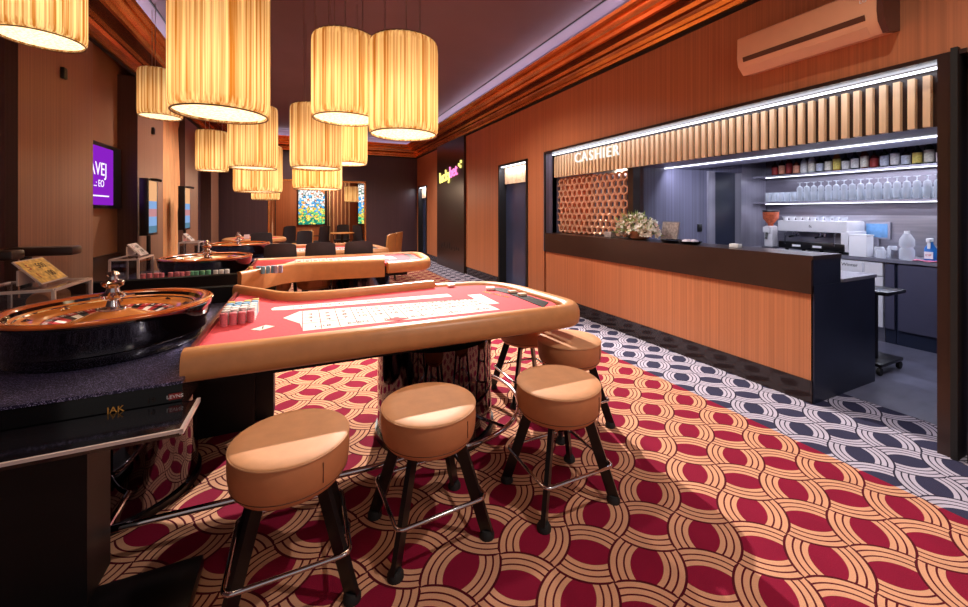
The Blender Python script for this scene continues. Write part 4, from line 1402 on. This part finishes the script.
K = thing('gaming_chair', 'left black chair back of three at the third table', 'chair', (-.265, 6.19, 0), 'black chairs at the third table')
chair_parts(K, 'fabricblack')
dup(K, (.24, 6.19, 0), 0, 'middle black chair back of three at the third table', 'black chairs at the third table')
dup(K, (.76, 6.19, 0), 0, 'right black chair back of three at the third table', 'black chairs at the third table')
dup(K, (-.78, 9.6, 0), PI * .02, 'black chair back in front of the round card table', 'black chairs at the back of the room')
K2 = thing('tan_chair', 'tan-shelled chair at the far right table end, left of the pair', 'chair', (1.46, 7.95, 0), 'tan-shelled chairs', PI * .3)
chair_parts(K2, 'chairtan')
dup(K2, (1.72, 8.5, 0), PI * .3, 'tan-shelled chair at the far right table end, right of the pair', 'tan-shelled chairs')
dup(K2, (-.04, 9.9, 0), 2.5, 'tan-shelled black chair standing below the picture window', 'tan-shelled chairs')
dup(K, (.52, 13.4, 0), PI * .25, 'black chair left in the alcove below the slats', 'black chairs in the alcove')
dup(K, (1.2, 13.82, 0), PI * .9, 'black chair in the middle of the alcove', 'black chairs in the alcove')
dup(K, (1.78, 13.4, 0), -PI * .3, 'black chair at the right side of the alcove', 'black chairs in the alcove')
dup(K, (-.45, 13.6, 0), PI * .2, 'black chair at the left side of the alcove', 'black chairs in the alcove')

# ------------------------------------------------------------------ alcove windows, slats
for i, (x0, x1, lb) in enumerate([(-.14, .76, ''), (1.84, 2.19, '')]):
    wd = struct(bpy.data.objects.new('window_%d' % (i + 1), None))
    C.objects.link(wd)
    wd.location = ((x0 + x1) / 2, 14.95, .95)
    key = 'stained%d' % i
    M[key] = stained('leaded_picture_glass', 3.1 * i)
    MB().box(x0 + .03, x1 - .03, 14.95, 14.965, .97, 2.40, key).build('leaded_glass', wd)
    b = MB()
    for x in (x0, x1 - .03): b.box(x, x + .03, 14.93, 15.0, .94, 2.43, 'darkbrown')
    for z in (.94, 2.40): b.box(x0, x1, 14.93, 15.0, z, z + .03, 'darkbrown')
    b.build('frame', wd)
b = MB()
for i in range(12):
    x = .78 + i * .062
    b.box(x, x + .026, 14.2, 14.26, .0, 2.44, 'slat' if i % 2 else 'pilaster')
tag(b.build('slat_divider'), 'upright slat divider right of the picture window in the alcove', 'divider')
b = MB()
for i in range(5):
    x = -1.05 + i * .075
    b.box(x, x + .028, 13.4, 13.46, .0, 2.44, 'slat' if i % 2 else 'darkbrown')
tag(b.build('slat_divider'), 'narrow upright slat divider at the left side of the alcove', 'divider')
lamp('POINT', 'alcove_ceiling_lamp', (.4, 13.8, 2.3), 55, (1, .72, .48), shadow_soft_size=.15)
tb = thing('round_table', 'light round-topped table inside the alcove', 'table', (1.15, 13.1, 0))
MB().lathe([(0, .72), (.36, .72), (.37, .735), (.36, .75), (0, .75)], 'chairtan', 1.15, 13.1, 0, 32).build('table_top', tb)
MB().lathe([(.22, 0), (.22, .02), (.035, .05), (.035, .72)], 'blackmetal', 1.15, 13.1, 0, 20).build('pedestal', tb)

# ------------------------------------------------------------------ left wall things
tv = thing('wall_television', 'purple lit television in the left wall recess, partly behind the panel', 'television', (RX + .05, 5.85, 1.8))
MB().box(RX + .002, RX + .06, 5.31, 6.42, 1.44, 2.19, 'blackmetal', None, .006).build('bezel', tv)
b = MB().box(RX + .061, RX + .063, 5.33, 6.17, 1.48, 2.14, 'screenpurple')
b.text('LAVEJ', .21, 'screentext', (RX + .066, 5.73, 1.88), (0, 1, 0), UZ, .001)
b.text('..: EO', .11, 'screentext', (RX + .066, 5.80, 1.72), (0, 1, 0), UZ, .001)
b.box(RX + .064, RX + .066, 5.5, 6.05, 1.575, 1.59, 'screentext')
b.build('display', tv)
for i, (y, lb) in enumerate([(6.42, 'tall lit display post by the left wall, nearer of two'), (8.12, 'tall lit display post by the left wall, farther of two')]):
    o = thing('display_post', lb, 'display', (-1.77, y, 0), 'lit display posts')
    MB().box(-1.85, -1.76, y - .16, y + .2, 1.10, 1.83, 'blackmetal', None, .006).build('casing', o)
    b = MB()
    for k, (za, zb, mm) in enumerate([(1.13, 1.22, 'screenteal'), (1.22, 1.34, 'screenblue'), (1.34, 1.44, 'screenpink'), (1.44, 1.54, 'screenblue'), (1.54, 1.80, 'screenwarm')]):
        b.box(-1.7599, -1.756, y - .13, y + .15, za, zb, mm)
    b.build('screen', o)
    MB().tube([(-1.77, y - .05, 1.82), (-1.72, y + .0, 1.82), (-1.68, y + .04, 1.81)], .018, 'blackmetal', 8).build('top_clamp', o)
    MB().lathe([(.13, 0), (.13, .015), (.022, .03), (.022, 1.10)], 'blackmetal', -1.80, y, 0, 18).build('pole', o)
b = MB()
vs, fs = [], []
n, k = 40, 16
for j in range(k + 1):
    v = j / k
    z = .03 + (3.10 - .03) * v
    y1 = 9.30 - .42 * v ** 1.5
    for i in range(n + 1):
        u = i / n
        vs.append((RX + .09 + .03 * math.sin(u * 44), 7.72 + (y1 - 7.72) * u, z))
for j in range(k):
    for i in range(n):
        a = j * (n + 1) + i
        fs.append((a, a + 1, a + n + 2, a + n + 1))
b.add(vs, fs, 'curtain')
o = tag(b.build('curtain', smooth=80), 'amber floor-length curtain gathered in the left wall recess', 'curtain')
md = o.modifiers.new('thick', 'SOLIDIFY'); md.thickness = .006
for i, (y, z, lb) in enumerate([(4.72, 2.63, 'small black sensor high on the nearest left wall panel'), (7.02, 2.55, 'small black sensor high on the second left wall panel')]):
    tag(MB().box(LX, LX + .03, y - .03, y + .03, z - .05, z + .05, 'blackmetal', None, .008).build('wall_sensor'), lb, 'sensor', 'black wall sensors')
tb = thing('side_table', 'small dark high table against the left wall, its top behind the yellow sign', 'table', (-1.62, 3.92, 0), 'dark high tables')
MB().box(-1.87, -1.51, 3.84, 3.98, 1.085, 1.15, 'darkbrown', None, .02).build('table_top', tb)
MB().lathe([(.14, 0), (.14, .02), (.03, .05), (.03, 1.09)], 'blackmetal', -1.78, 3.90, 0, 16).build('pedestal', tb)
tb = dup(tb, (-1.80, 3.64, -.045), 0, 'small dark high table at the left picture edge by the wall', 'dark high tables')
tb.location.z = 0
